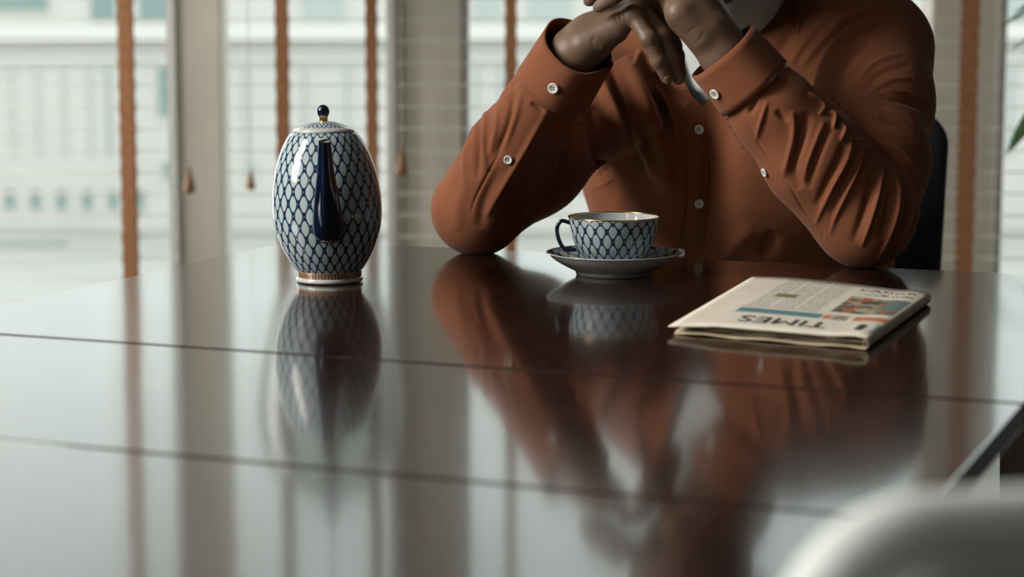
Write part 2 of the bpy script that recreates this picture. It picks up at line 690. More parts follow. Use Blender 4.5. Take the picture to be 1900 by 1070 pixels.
# ------------------------------------------------------------------ room shell
W_TOP = 2.5
struct(MB().box(RX0 - 0.2, RX1 + 0.2, RY0 - 0.2, RY1 + 0.2, -0.1, 0).build('floor', M['floor']))
struct(MB().box(RX0 - 0.2, RX1 + 0.2, RY0 - 0.2, RY1 + 0.2, RZ1, RZ1 + 0.1).build('ceiling', M['ceiling']))
struct(MB().box(RX1, RX1 + 0.15, RY0, RY1 + 0.2, 0, RZ1).build('wall_right', M['plaster']))
struct(MB().box(RX0, RX1, RY0 - 0.15, RY0, 0, RZ1).build('wall_front', M['plaster']))
struct(MB().box(RX0 - 0.2, RX1, RY1 + 0.02, RY1 + 0.2, W_TOP, RZ1).build('wall_back', M['plaster']))
LW = ((-0.5, 0.2, 0.98, 3.02), (1.28, 1.92, 1.18, 2.92), (4.62, 5.34, 0.33, 2.77))          # openings in the left wall, the rearmost made up for the post light: y0, y1, z0, z1
wl = MB()
for y0, y1 in ((RY0, -0.5), (0.2, 1.28), (1.92, 4.62), (5.34, RY1 + 0.02)):
    wl.box(RX0 - 0.2, RX0, y0, y1, 0, RZ1)
for y0, y1, za, zb_ in LW:
    wl.box(RX0 - 0.2, RX0, y0, y1, 0, za).box(RX0 - 0.2, RX0, y0, y1, zb_, RZ1)
wl = struct(wl.build('wall_left', M['plaster']))


def bx(px, Y):
    return (px - 950) / FPX * Y


YP = RY1 + 0.06
posts = [(332, 419), (733, 858), (1716, 1846)]
post_x = []
for i, (a, c) in enumerate(posts):
    x0, x1 = bx(a, YP), bx(c, YP)
    post_x.append((x0, x1))
    o = struct(MB().box(x0, x1, YP - 0.05, YP + 0.09, 0, W_TOP).build('trim_%d' % (i + 1), M['frame'], bevel=0.006))
    st = MB().box(x1 - 0.012 if i == 2 else x0 - 0.016, x1 + 0.008 if i == 2 else x0 + 0.004, YP - 0.062, YP + 0.0, 0.0, W_TOP)
    if i == 1:
        st.box(x1 + 0.001, x1 + 0.018, YP - 0.03, YP + 0.02, 0, W_TOP)
    st.build('bead_strip', M['frame_white'], o)
edges = [RX0] + [v for p in post_x for v in p] + [RX1]
for i in range(4):
    x0, x1 = edges[2 * i], edges[2 * i + 1]
    yy = YP + 0.05
    fr = struct(MB().box(x0, x1, yy - 0.03, yy + 0.03, 0, 0.09).box(x0, x1, yy - 0.03, yy + 0.03, W_TOP - 0.08, W_TOP)
                .build('window_%d' % (i + 1), M['frame_white']))
    MB().box(x0 + 0.001, x1 - 0.001, yy - 0.003, yy + 0.003, 0.09, W_TOP - 0.08).build('pane', M['pane'], fr)
# windows on the left; the rearmost is made up to hold the added lamp
for k, (y0, y1, za, zb_) in enumerate(LW):
    lw = MB()
    for y in (y0, y1 - 0.04):
        lw.box(RX0 - 0.14, RX0 - 0.07, y, y + 0.04, za, zb_)
    lw.box(RX0 - 0.14, RX0 - 0.07, y0 + 0.04, y1 - 0.04, za, za + 0.05).box(RX0 - 0.14, RX0 - 0.07, y0 + 0.04, y1 - 0.04, zb_ - 0.05, zb_)
    lw = struct(lw.build('window_%d' % (5 + k), M['frame_white']))
    MB().box(RX0 - 0.11, RX0 - 0.105, y0 + 0.041, y1 - 0.041, za + 0.051, zb_ - 0.051).build('pane', M['pane'], lw)

# ------------------------------------------------------------------ outside: ground, building
GZ = -8.6
struct(mesh_obj('ground', [(-160, 7, GZ), (160, 7, GZ), (160, 240, GZ), (-160, 240, GZ)], [(0, 1, 2, 3)], M['snow']))
struct(mesh_obj('ground_side', [(-160, -60, GZ), (-3, -60, GZ), (-3, 7, GZ), (-160, 7, GZ)], [(0, 1, 2, 3)], M['snow']))
YB = 90.0
bld = empty('office_building', (0, YB, GZ))
tag(bld, 'pale white building with rows of windows across the street, outside the windows', 'building')


def bpart(name, x0, x1, y0, y1, material, proud=0.05, depth=0.3, pane=False):
    a, c = P(x0, y0, YB), P(x1, y1, YB)
    o = MB().box(a[0], c[0], -proud, depth, c[2] - GZ, a[2] - GZ).build(name, material, bld)
    return o


MB().box(-26, 30, 0, 14, 0, 19.4).build('wall', M['facade'], bld)
bpart('cornice', -230, 2290, 44, 74, M['ledge'], 0.55)
bpart('string_course', -230, 2290, 108, 116, M['ledge'], 0.16)
bpart('plinth', -230, 2290, 402, 428, M['facade'], 0.35)


def far_window(x0, x1, y0, y1, material):
    a, c = P(x0, y0, YB), P(x1, y1, YB)
    z0, z1 = c[2] - GZ, a[2] - GZ
    f = MB()
    w = 0.06
    f.box(a[0] - w, a[0], -0.07, 0.02, z0 - w, z1 + w).box(c[0], c[0] + w, -0.07, 0.02, z0 - w, z1 + w)
    f.box(a[0], c[0], -0.07, 0.02, z1, z1 + w).box(a[0], c[0], -0.1, 0.02, z0 - w, z0)
    o = f.build('window', M['ledge'], bld)
    MB().box(a[0], c[0], -0.02, 0.01, z0, z1).build('pane', material, o)


for k in range(-2, 6):
    far_window(9 + 48 * k, 28 + 48 * k, 352, 388, M['farglass'])
for x in (18, 66, 114, 162, 197, 292, 450, 560, 640, 880, 925, 975, 1040, 1870):
    w = 26 if x == 292 else 10
    far_window(x, x + w, 124, 215 if x == 292 else 286, M['farglass'] if x in (197, 292) else M['farglass_pale'])
for x in (303, 455, 575, 650, 895, 985, 1045):
    far_window(x, x + 18, 300, 330, M['farglass'] if x == 303 else M['farglass_pale'])
for x0, x1 in ((-60, 92), (166, 216), (256, 318), (560, 640), (880, 930), (980, 1060), (1860, 1930)):
    far_window(x0, x1, -55, 20 if x0 < 0 else 40, M['farglass'] if x0 < 400 else M['farglass_pale'])
for y0, y1 in ((-190, -130),):
    for x in range(-180, 2200, 110):
        far_window(x, x + 56, y0, y1, M['farglass_pale'])
a = P(-60, 458, 85)
c = P(118, 446, 85)
tag(MB().box(a[0], c[0], 84.6, 85.4, GZ, c[2]).build('kerb_block', M['kerb'], bevel=0.05),
    'long low grey block lying on the pale ground outside at far left', 'kerb')

# ------------------------------------------------------------------ blinds
PITCH_S = 0.0525
YS = 5.23


def blind(px0, px1, tapes, tassels, label, name='venetian_blind'):
    x0, x1 = bx(px0, YS), bx(px1, YS)
    root = empty(name, (0, YS, 0))
    tag(root, label, 'blind', 'venetian blinds along the window wall')
    MB().box(x0, x1, -0.02, 0.02, W_TOP - 0.06, W_TOP).build('headrail', M['slat'], root)
    MB().box(x0, x1, -0.017, 0.017, 0.10, 0.118).build('bottom_rail', M['slat'], root, bevel=0.004)
    s = MB()
    n = 4
    sec = []
    for i in range(n + 1):
        u = -0.0125 + 0.025 * i / n
        sec.append((u, 0.001 - 3 * u * u))
    v = []
    for x in (x0, x1):
        v += [(x, u, z + 0.0010) for u, z in sec] + [(x, u, z - 0.0010) for u, z in sec[::-1]]
    k = 2 * (n + 1)
    s.add(v, [(i, (i + 1) % k, k + (i + 1) % k, k + i) for i in range(k)] + [tuple(range(k))[::-1], tuple(range(k, 2 * k))])
    first = None
    z = 0.10 + PITCH_S
    while z < W_TOP - 0.075:
        if first is None:
            first = s.build('slat', M['slat'], root)
            o = first
        else:
            o = first.copy()
            COL.objects.link(o)
        o.location = (random.uniform(-0.001, 0.001), 0, z + random.uniform(-0.001, 0.001))
        o.rotation_euler = (random.uniform(-0.02, 0.02), 0, 0)
        z += PITCH_S
    for (tp, w) in tapes:
        tx = bx(tp, YS)
        hw = bx(950 + w / 2, YS)
        for yy in (-0.0185, 0.0175):
            t = MB()
            zs = np.arange(0.10, W_TOP - 0.03, PITCH_S / 2)
            pts = []
            for i, zz in enumerate(zs):
                pts.append((zz, 0.0016 * (1 if i % 2 else -1)))
            vv, ff = [], []
            for zz, dx in pts:
                vv += [(tx - hw + dx, yy, zz), (tx + hw - dx, yy, zz), (tx + hw - dx, yy + 0.001, zz), (tx - hw + dx, yy + 0.001, zz)]
            for i in range(len(pts) - 1):
                for q in range(4):
                    ff.append((4 * i + q, 4 * i + (q + 1) % 4, 4 * i + 4 + (q + 1) % 4, 4 * i + 4 + q))
            t.add(vv, ff)
            t.build('ladder_tape', M['tape'], root)
    for (tp, ty, big) in tassels:
        p = P(tp, ty, YS - 0.045)
        c = MB().tube([(p[0], p[1] - YS, p[2]), (p[0], p[1] - YS, W_TOP - 0.04)], 0.0012, 6).build('pull_cord', M['cord'], root)
        h = 0.052 * big
        t = lathe('tassel', [(0.0005, h * 0.62), (0.004 * big, h * 0.6), (0.0055 * big, h * 0.35), (0.010 * big, h * 0.05), (0.0125 * big, -h * 0.25), (0.011 * big, -h * 0.38), (0.0005, -h * 0.4)],
                  14, [M['tassel']], None, c)
        t.location = (p[0], p[1] - YS, p[2])
    return root


blind(-190, 326, [(238, 26), (-120, 26)], [(351, 340, 1.2)], 'venetian blind at far left with one brown ladder tape beside the first cream post')
blind(426, 722, [(526, 23), (691, 21)], [(465, 338, 0.9)], 'narrow venetian blind with two brown tapes directly behind the teapot')
blind(738, 1856, [(948, 22), (1370, 22), (1794, 29)], [(746, 305, 1.3)], 'wide venetian blind behind the seated person, crossing two cream posts')
blind(1866, 2250, [(1990, 28)], [], 'venetian blind at the far right behind the green plant leaves')

# ------------------------------------------------------------------ table
ROT = -math.radians(21.8)
TX = np.array([math.cos(ROT), math.sin(ROT)])
TY = np.array([-math.sin(ROT), math.cos(ROT)])
T0, T1 = -1.2185, -0.226
N_END, N_S1, N_S2, N_NEAR = 2.326, 1.566, 1.1825, 0.42
tc = (T0 + T1) / 2
HW = (T1 - T0) / 2
org = TX * tc + TY * 0.0
table = empty('dining_table', (org[0], org[1], 0), ROT)
tag(table, 'large dark glossy wooden extending dining table with the teapot and newspaper on it', 'table')


def panel(y0, y1, r=(0, 0, 0, 0), twist=0.0):
    """one board of the top; r: corner radii (near-left, near-right, far-right, far-left)"""
    poly = []
    cs = [(-HW, y0, r[0], math.pi), (HW, y0, r[1], 1.5 * math.pi), (HW, y1, r[2], 0), (-HW, y1, r[3], 0.5 * math.pi)]
    for (x, y, rr, a0) in cs:
        if rr == 0:
            poly.append((x, y))
            continue
        cx, cy = x + (rr if x < 0 else -rr), y + (rr if y == y0 else -rr)
        for i in range(9):
            a = a0 + math.pi / 2 * i / 8
            poly.append((cx + rr * math.cos(a), cy + rr * math.sin(a)))
    o = MB().prism(poly, 0.731, 0.75).build('top_panel', M['table'], table, bevel=0.0035, seg=3)
    return o


panel(N_S1 + 0.0009, N_END, (0, 0, 0.05, 0.05))
panel(N_S2 + 0.0003, N_S1 - 0.0009)
panel(N_NEAR, N_S2 - 0.0003, (0.05, 0.05, 0, 0))
for (x0, x1, y0, y1) in ((-HW + 0.07, -HW + 0.095, N_NEAR + 0.1, N_END - 0.1), (HW - 0.095, HW - 0.07, N_NEAR + 0.1, N_END - 0.1),
                         (-HW + 0.095, HW - 0.095, N_END - 0.125, N_END - 0.1), (-HW + 0.095, HW - 0.095, N_NEAR + 0.1, N_NEAR + 0.125)):
    MB().box(x0, x1, y0, y1, 0.665, 0.7305).build('apron', M['wood_dark'], table)
for sx in (-1, 1):
    for yy in (N_NEAR + 0.11, N_END - 0.11):
        x = sx * (HW - 0.08)
        MB().tube([(x, yy, 0.002), (x, yy, 0.35), (x, yy, 0.7305)], [0.028, 0.034, 0.042], 4).build('leg', M['wood_dark'], table, bevel=0.003)

# ------------------------------------------------------------------ teapot
tp = T(612, 521.7)
pot = empty('teapot', (tp[0], tp[1], 0.7505))
tag(pot, 'egg-shaped porcelain teapot with cobalt blue net pattern and dark spout', 'teapot')
ctl = [(0.0338, 0.0115), (0.0372, 0.0155), (0.0429, 0.0243), (0.0480, 0.0344), (0.0545, 0.0536), (0.0567, 0.0738), (0.0558, 0.0941), (0.0524, 0.1143), (0.0457, 0.1345), (0.0388, 0.148), (0.0345, 0.1535), (0.0318, 0.1548)]
pr = spline(ctl, 5)
dv = [0.0]
for i in range(1, len(pr)):
    ds = math.hypot(*(pr[i] - pr[i - 1]))
    dv.append(dv[-1] + ds / (0.5 * (pr[i][0] + pr[i - 1][0])) ** 0.75)
dv = np.array(dv) / dv[-1] * 7.0
SH = 0.028 * -1
lathe('body', pr, 96, [M['net_pot']], None, pot, dv, SH)
lathe('foot_ring', [(0.002, 0.0), (0.031, 0.0), (0.0343, 0.0005), (0.0350, 0.0022), (0.0346, 0.0042), (0.0334, 0.0050)], 96, [M['porcelain']], None, pot, None, SH)
lathe('gilded_band', [(0.0334, 0.0050), (0.0335, 0.0070), (0.0336, 0.0092), (0.0338, 0.0116)], 96, [M['dots']], None, pot, [0, 0.33, 0.66, 1.0], SH)
lid = lathe('lid', [(0.0305, 0.1545), (0.0318, 0.1555), (0.0312, 0.1575), (0.0285, 0.1590), (0.0255, 0.1600), (0.0180, 0.1632), (0.0100, 0.1652), (0.0042, 0.1660)], 72,
            [M['porcelain'], M['net_pot']], [0, 0, 0, 0, 1, 1, 1], pot, [0, 0, 0, 0, 0, 0.9, 1.8, 2.6], SH)
lathe('lid_knob', [(0.0046, 0.1655), (0.0042, 0.1690), (0.0052, 0.1715), (0.0064, 0.1745), (0.0066, 0.1772), (0.0054, 0.1805), (0.0030, 0.1822), (0.0002, 0.1828)], 24,
      [M['gold'], M['cobalt']], [0, 0, 1, 1, 1, 1, 1], lid, None, SH)
aim = math.atan2(-tp[0], tp[1])           # towards the viewer's side of the table
fx, fy = math.sin(aim), -math.cos(aim)
sp_ctl = spline([(0.036, 0.060), (0.055, 0.062), (0.070, 0.078), (0.078, 0.100), (0.084, 0.124), (0.0895, 0.1515)], 5)
sp_r = np.interp(np.linspace(0, 5, len(sp_ctl)), [0, 1, 2, 3, 4, 5], [0.0175, 0.0165, 0.0145, 0.0115, 0.0083, 0.0063])
spout = MB().tube([(r * fx + SH * z + 0.0005, r * fy, z) for r, z in sp_ctl], list(sp_r), 28, cap=False).build('spout', M['cobalt'], pot, True)
tip = sp_ctl[-1]
rp = [(tip[0] * fx + SH * tip[1] + 0.0061 * math.cos(t) + 0.0005, tip[0] * fy + 0.0060 * math.sin(t), tip[1] - 0.0020 * (math.sin(t) * 1)) for t in np.linspace(0, 2 * math.pi, 25)]
MB().tube(rp, 0.0008, 8, cap=False).build('spout_rim', M['porcelain'], spout, True)
MB().tube([(tip[0] * fx + SH * tip[1], tip[0] * fy, tip[1] - 0.003), (tip[0] * fx + SH * tip[1], tip[0] * fy, tip[1] - 0.0024)], 0.0055, 20).build('spout_bore', M['cobalt'], spout)
hp = spline([(0.046, 0.132), (0.070, 0.142), (0.090, 0.128), (0.093, 0.100), (0.080, 0.070), (0.054, 0.052)], 6)
MB().tube([(-r * fx + SH * z, -r * fy, z) for r, z in hp], 0.0055, 12, squash=0.8).build('handle', M['cobalt'], pot, True)

# ------------------------------------------------------------------ saucer and cup
sp_ = T(1139, 509)
sau = empty('saucer', (sp_[0], sp_[1], 0.7505))
tag(sau, 'white porcelain saucer with blue net inside, under the teacup', 'saucer')
prof = [(0.0005, 0.0045), (0.036, 0.0045), (0.0375, 0.0), (0.0400, 0.0), (0.0412, 0.0035)] + [tuple(p) for p in spline([(0.0425, 0.0045), (0.052, 0.0092), (0.0635, 0.0160), (0.0715, 0.0232)], 4)]
lathe('dish_underside', prof, 80, [M['porcelain']], None, sau)
inn = spline([(0.0717, 0.0236), (0.0635, 0.0178), (0.052, 0.0115), (0.040, 0.0078), (0.030, 0.0070), (0.0005, 0.0070)], 4)
iv = np.interp(np.arange(len(inn)), [0, 4, 8, 12, 16, 20], [0.25, 1.0, 1.75, 2.25, 2.5, 2.5])
lathe('dish_top', inn, 80, [M['net_saucer'], M['porcelain']], [0] * 13 + [1] * (len(inn) - 14), sau, iv)
rp = [(0.0717 * math.cos(t), 0.0717 * math.sin(t), 0.0234) for t in np.linspace(0, 2 * math.pi, 81)]
MB().tube(rp, 0.0007, 8, cap=False).build('rim', M['porcelain'], sau, True)

cup = empty('teacup', (sp_[0] - 0.0003, sp_[1], 0.7505 + 0.0074))
tag(cup, 'porcelain teacup with cobalt blue net pattern and gold rim, standing on the saucer', 'cup')
outp = spline([(0.0225, 0.0050), (0.0300, 0.0085), (0.0378, 0.0175), (0.0428, 0.0280), (0.0460, 0.0400), (0.0478, 0.0490), (0.0484, 0.0540)], 5)
cv_ = np.linspace(0, 1, len(outp)) ** 0.95 * 3.2 - 0.3
lathe('bowl', outp, 96, [M['net_cup']], None, cup, cv_)
inp = spline([(0.0484, 0.0540), (0.0476, 0.0541), (0.0468, 0.0490), (0.0448, 0.0400), (0.0415, 0.0280), (0.0365, 0.0180), (0.0280, 0.0095), (0.0005, 0.0072)], 4)
lathe('bowl_inside', inp, 96, [M['porcelain']], None, cup)
lathe('foot_ring', [(0.0005, 0.001), (0.0195, 0.001), (0.0205, 0.0), (0.0222, 0.0), (0.0228, 0.005)], 64, [M['porcelain']], None, cup)
rp = [(0.0481 * math.cos(t), 0.0481 * math.sin(t), 0.0541) for t in np.linspace(0, 2 * math.pi, 97)]
MB().tube(rp, 0.00085, 8, cap=False).build('gilded_rim', M['gold'], cup, True)
h_ = spline([(-0.0462, 0.0480), (-0.0560, 0.0500), (-0.0605, 0.0420), (-0.0585, 0.0300), (-0.0520, 0.0200), (-0.0400, 0.0195)], 6)
MB().tube([(x, -0.006, z) for x, z in h_], 0.0021, 10).build('handle', M['cobalt'], cup, True)

# ------------------------------------------------------------------ newspaper
ZT = 0.760
NA, NB_, NC, ND = T(1240, 599, ZT), T(1611, 629, ZT), T(1728, 546, ZT), T(1399, 510, ZT)
news = empty('newspaper', tuple(0.25 * (NA + NB_ + NC + ND))[:2] + (0.7505,))
tag(news, 'folded newspaper lying on the glossy table in front of the person', 'newspaper')
ncent = np.array(news.location)


def nmap(a, b_, h):
    p = NA * (1 - a) * (1 - b_) + NB_ * a * (1 - b_) + NC * a * b_ + ND * (1 - a) * b_
    return np.array([p[0] - ncent[0], p[1] - ncent[1], h])


def paper_height(a, b_):
    """height of the top page above the table"""
    return 0.0096 + 0.0016 * math.sin(2.6 * a + 0.4) * (0.4 + b_) + 0.0018 * math.exp(-((a - 0.93) / 0.07) ** 2) - 0.003 * max(0, 0.25 - a) * 4 * (1 - 0.5 * b_)


NP_MAT = mat('printed_front_page', (0.58, 0.52, 0.43), 0.9)
nt = NT(NP_MAT)
b = nt.n['Principled BSDF']
spx = nt.node('ShaderNodeSeparateXYZ')
uvc = nt.coord('UV')
nt.l.new(uvc, spx.inputs[0])
ua, ub = spx.outputs[0], spx.outputs[1]


def rect(a0, a1, b0, b1, s=0.004):
    f = nt.m('MULTIPLY', nt.ss(ua, a0 - s, a0 + s), nt.m('SUBTRACT', 1.0, nt.ss(ua, a1 - s, a1 + s)))
    g = nt.m('MULTIPLY', nt.ss(ub, b0 - s, b0 + s), nt.m('SUBTRACT', 1.0, nt.ss(ub, b1 - s, b1 + s)))
    return nt.m('MULTIPLY', f, g)


pn = nt.noise(uvc, 9, 3)
col = nt.mix(nt.ss(pn, 0.3, 0.7), (0.76, 0.68, 0.55), (0.82, 0.745, 0.62))
lines = nt.ss(nt.m('SINE', nt.m('MULTIPLY', ub, 2 * math.pi * 46)), -0.1, 0.5)
words = nt.ss(nt.noise(nt.coord('UV', (60, 46, 1)), 1.0, 1), 0.36, 0.46)
gut = nt.ss(nt.m('ABSOLUTE', nt.m('SINE', nt.m('MULTIPLY', nt.m('SUBTRACT', ua, 0.22), math.pi / 0.13))), 0.12, 0.25)
txt = nt.m('MULTIPLY', nt.m('MULTIPLY', lines, words), nt.m('MULTIPLY', gut, rect(0.215, 0.615, 0.40, 0.965)))
col = nt.mix(nt.m('MULTIPLY', txt, 0.62), col, (0.10, 0.10, 0.095))
col = nt.mix(nt.m('MULTIPLY', rect(0.20, 0.60, 0.385, 0.395, 0.003), 0.8), col, (0.22, 0.10, 0.07))
col = nt.mix(rect(0.29, 0.405, 0.59, 0.66), col, (0.24, 0.20, 0.085))
col = nt.mix(rect(0.215, 0.655, 0.275, 0.355), col, (0.10, 0.235, 0.265))
col = nt.mix(rect(0.665, 0.70, 0.275, 0.355), col, (0.60, 0.18, 0.09))
pn2 = nt.noise(nt.coord('UV', (22, 14, 1)), 1.0, 2)
col = nt.mix(rect(0.705, 0.79, 0.275, 0.355), col, nt.mix(nt.ss(pn2, 0.4, 0.6), (0.05, 0.04, 0.035), (0.40, 0.30, 0.23)))
col = nt.mix(rect(0.815, 0.985, 0.285, 0.365), col, (0.60, 0.20, 0.095))
pic = nt.mix(nt.ss(nt.noise(nt.coord('UV', (9, 13, 1)), 1.0, 2), 0.42, 0.58), (0.06, 0.07, 0.05), (0.42, 0.36, 0.24))
pic = nt.mix(nt.ss(nt.noise(nt.coord('UV', (12, 7, 1)), 1.3, 2), 0.52, 0.60), pic, (0.45, 0.13, 0.06))
pic = nt.mix(rect(0.87, 1.2, 0.5, 0.9, 0.05), pic, (0.15, 0.20, 0.19))
col = nt.mix(rect(0.66, 0.975, 0.42, 0.745), col, pic)
for bb0, bb1, aa0 in ((0.80, 0.845, 0.70), (0.87, 0.925, 0.655)):
    wd = nt.ss(nt.noise(nt.coord('UV', (95, 26, 1)), 1.0, 1, 0.3), 0.47, 0.53)
    col = nt.mix(nt.m('MULTIPLY', nt.m('MULTIPLY', wd, rect(aa0, 0.965, bb0, bb1)), 0.9), col, (0.05, 0.05, 0.05))
nt.l.new(col, b.inputs['Base Color'])

NSH = 5
for k in range(NSH):
    # one folded sheet: top leaf, fold on the right, bottom leaf
    zt_in, zb = (0.0008 * k, 0.0002 if k == 0 else 0.0062 - 0.0006 * k) if k < 4 else (0.0072, 0.0009)
    a_end = 1.0 - (0.012 * k if k < 4 else 0.03)
    rng = random.Random(k)
    aL = 0.0 if k == 0 else 0.015 + 0.02 * rng.random()
    sec = []
    for i in range(25):
        a_ = aL + (a_end - 0.02 - aL) * i / 24
        sec.append((a_, None))
    for i in range(1, 8):
        th = math.pi * i / 8
        sec.append((a_end - 0.02 + 0.02 * math.sin(th), th))
    for i in range(13):
        a_ = (a_end - 0.02) + (aL + 0.03 - a_end + 0.02) * i / 12
        sec.append((a_, 'b'))
    rows = 12
    v, uv, mi_, f = [], [], [], []
    jag = [0.012 * k * 0.6 + 0.010 * rng.random() for _ in sec]
    for j in range(rows + 1):
        for i, (a_, th) in enumerate(sec):
            b0 = (0.0 if k == 0 else 0.004) + (jag[i] if k else 0.3 * jag[i]) * (1 if th != 'b' else 1.8)
            if k == 0 and th is None and a_ < 0.06:
                b0 -= 0.004
            bb = b0 + (1.0 - 0.004 * k - b0) * j / rows
            ht = paper_height(min(a_, 1), bb) - zt_in
            hb = zb + (0.0012 * math.sin(9 * a_ + k) ** 2 if j == 0 else 0)
            if th is None:
                h = ht
            elif th == 'b':
                h = hb
            else:
                h = hb + (ht - hb) * (0.5 + 0.5 * math.cos(th))
            if k == 0 and th is None and a_ < 0.12 and bb > 0.9:
                bb = bb - 0.25 * (bb - 0.9) * (1 if a_ < 0.05 else 0.5)
            v.append(nmap(a_, bb, max(h, zb)))
            uv.append((a_, bb))
    n = len(sec)
    for j in range(rows):
        for i in range(n - 1):
            f.append((j * n + i, j * n + i + 1, (j + 1) * n + i + 1, (j + 1) * n + i))
            mi_.append(0 if (k == 0 and i < 30) else 1)
    o = mesh_obj('page', v, f, None, news, True, uv, [NP_MAT, M['paper_edge']], mi_)
    md = o.modifiers.new('thickness', 'SOLIDIFY')
    md.thickness = 0.0006
    md.offset = -1 if k == 0 else 0


def print_text(s, a_right, a_left, b_top, b_bot, material, name):
    cu = bpy.data.curves.new('lettering', 'FONT')
    cu.body = s
    cu.size = 1.0
    cu.offset = 0.0
    tmp = bpy.data.objects.new('lettering', cu)
    COL.objects.link(tmp)
    bpy.context.view_layer.update()
    me = bpy.data.meshes.new_from_object(tmp.evaluated_get(bpy.context.evaluated_depsgraph_get()))
    bpy.data.objects.remove(tmp)
    co_ = np.array([v.co[:] for v in me.vertices])
    mn, mx = co_.min(0), co_.max(0)
    for v in me.vertices:
        u = (v.co.x - mn[0]) / (mx[0] - mn[0])
        w = (v.co.y - mn[1]) / (mx[1] - mn[1])
        a_ = a_right + (a_left - a_right) * u
        bb = b_bot + (b_top - b_bot) * w
        v.co = Vector(nmap(a_, bb, paper_height(a_, bb) + 0.0006))
    me.materials.append(material)
    me.name = name
    o = link(name, me, news)
    return o


print_text('TIMES', 0.745, 0.30, 0.105, 0.205, M['ink'], 'masthead_lettering')
print_text('I', 0.925, 0.89, 0.105, 0.205, M['ink'], 'masthead_lettering')
print_text('(', 0.985, 0.965, 0.08, 0.24, M['ink_blue'], 'blue_print_mark')

# ------------------------------------------------------------------ person: cloth and skin materials
m = mat('rust_cotton', (0.40, 0.125, 0.052), 0.9, Sheen_Weight=0.06, Sheen_Roughness=0.4)
nt = NT(m)
b = nt.n['Principled BSDF']
f_ = nt.noise(nt.coord('Object'), 14, 3)
nt.l.new(nt.mix(nt.ss(f_, 0.3, 0.7), (0.205, 0.063, 0.023), (0.240, 0.076, 0.030)), b.inputs['Base Color'])
wv = nt.noise(nt.coord('Object'), 900, 1)
lg = nt.noise(nt.coord('Object'), 38, 2)
nt.l.new(nt.bump(nt.m('ADD', nt.m('MULTIPLY', wv, 0.12), nt.m('MULTIPLY', lg, 0.6)), 0.35, 0.0022), b.inputs['Normal'])
M['shirt'] = m
M['tshirt'] = noisy('white_jersey', (0.62, 0.64, 0.62), (0.68, 0.70, 0.68), 20, 0.9, bump=0.3, bdist=0.002, bscale=60)
m = mat('dark_skin', (0.16, 0.085, 0.055), 0.48)
nt = NT(m)
b = nt.n['Principled BSDF']
f_ = nt.noise(nt.coord('Object'), 30, 4, 0.6)
nt.l.new(nt.mix(nt.ss(f_, 0.3, 0.7), (0.148, 0.084, 0.050), (0.20, 0.122, 0.077)), b.inputs['Base Color'])
sk = nt.noise(nt.coord('Object'), 380, 3, 0.6)
nt.l.new(nt.bump(sk, 0.3, 0.0008), b.inputs['Normal'])
b.inputs['Subsurface Weight'].default_value = 0.05
b.inputs['Subsurface Radius'].default_value = (0.01, 0.004, 0.002)
M['skin'] = m
M['nail'] = mat('fingernail', (0.20, 0.125, 0.095), 0.4)
M['hair'] = noisy('black_hair', (0.008, 0.007, 0.006), (0.02, 0.017, 0.015), 200, 0.7, bump=0.8, bdist=0.003, bscale=260)
M['button'] = mat('pearl_button', (0.80, 0.78, 0.70), 0.25)
M['thread'] = mat('button_thread', (0.10, 0.07, 0.05), 0.9)
M['trousers'] = noisy('dark_trousers', (0.015, 0.017, 0.022), (0.025, 0.027, 0.032), 60, 0.9)
M['shoe'] = mat('black_leather', (0.012, 0.011, 0.010), 0.35)
M['eye'] = mat('eye_white', (0.75, 0.73, 0.70), 0.2)

FW = np.array([-0.40, -0.915, 0.0])
FW /= np.linalg.norm(FW)                       # where the chest faces
RT = np.array([-FW[1], FW[0], 0.0])            # towards the right of the picture
UP = np.array([0, 0, 1.0])

# joints
SA, EA, WA = P(1196, 108, 2.74), P(886, 388, 2.475), P(1066, 96, 2.385)
SB, EB, WB = P(1628, 92, 2.60), P(1603, 400, 2.345), P(1344, 99, 2.335)
PEL = np.array([0.335, 2.90, 0.556])
CH0 = np.array([0.305, 2.82, 0.70])
CH1 = np.array([0.280, 2.75, 0.86])
CH2 = np.array([0.290, 2.725, 0.950])
NK0 = P(1378, -2, 2.70)
CHIN = P(1262, -16, 2.43)
HC = CHIN + UP * 0.118 - FW * 0.075            # middle of the head
NK1 = HC - UP * 0.075 - FW * 0.035


def lerp(a, c, t):
    return a * (1 - t) + c * t


def torso(F, d):
    """d: how far the layer lies outside the skin"""
    fl = (FW, 1.5)
    F.cone(PEL, CH0, 0.175 + d, 0.180 + d, 0.03, fl)
    F.cone(CH0, CH1, 0.180 + d, 0.188 + d, 0.03, fl)
    F.cone(CH1, CH2, 0.188 + d, 0.150 + d, 0.03, fl)
    F.cone(lerp(SA, SB, 0.10), lerp(SA, SB, 0.90), 0.064 + d, 0.064 + d, 0.05)
    for s in (SA, SB):
        F.cone(NK0 - UP * 0.015, lerp(s, NK0, 0.22) + UP * 0.012, 0.058 + d, 0.046 + d, 0.04)


# ---- body: one surface (coarse trunk and head joined with fine hands)
H = P
HLO, HHI, HV = (-0.02, 2.20, 0.89), (0.36, 2.56, 1.18), 0.0016
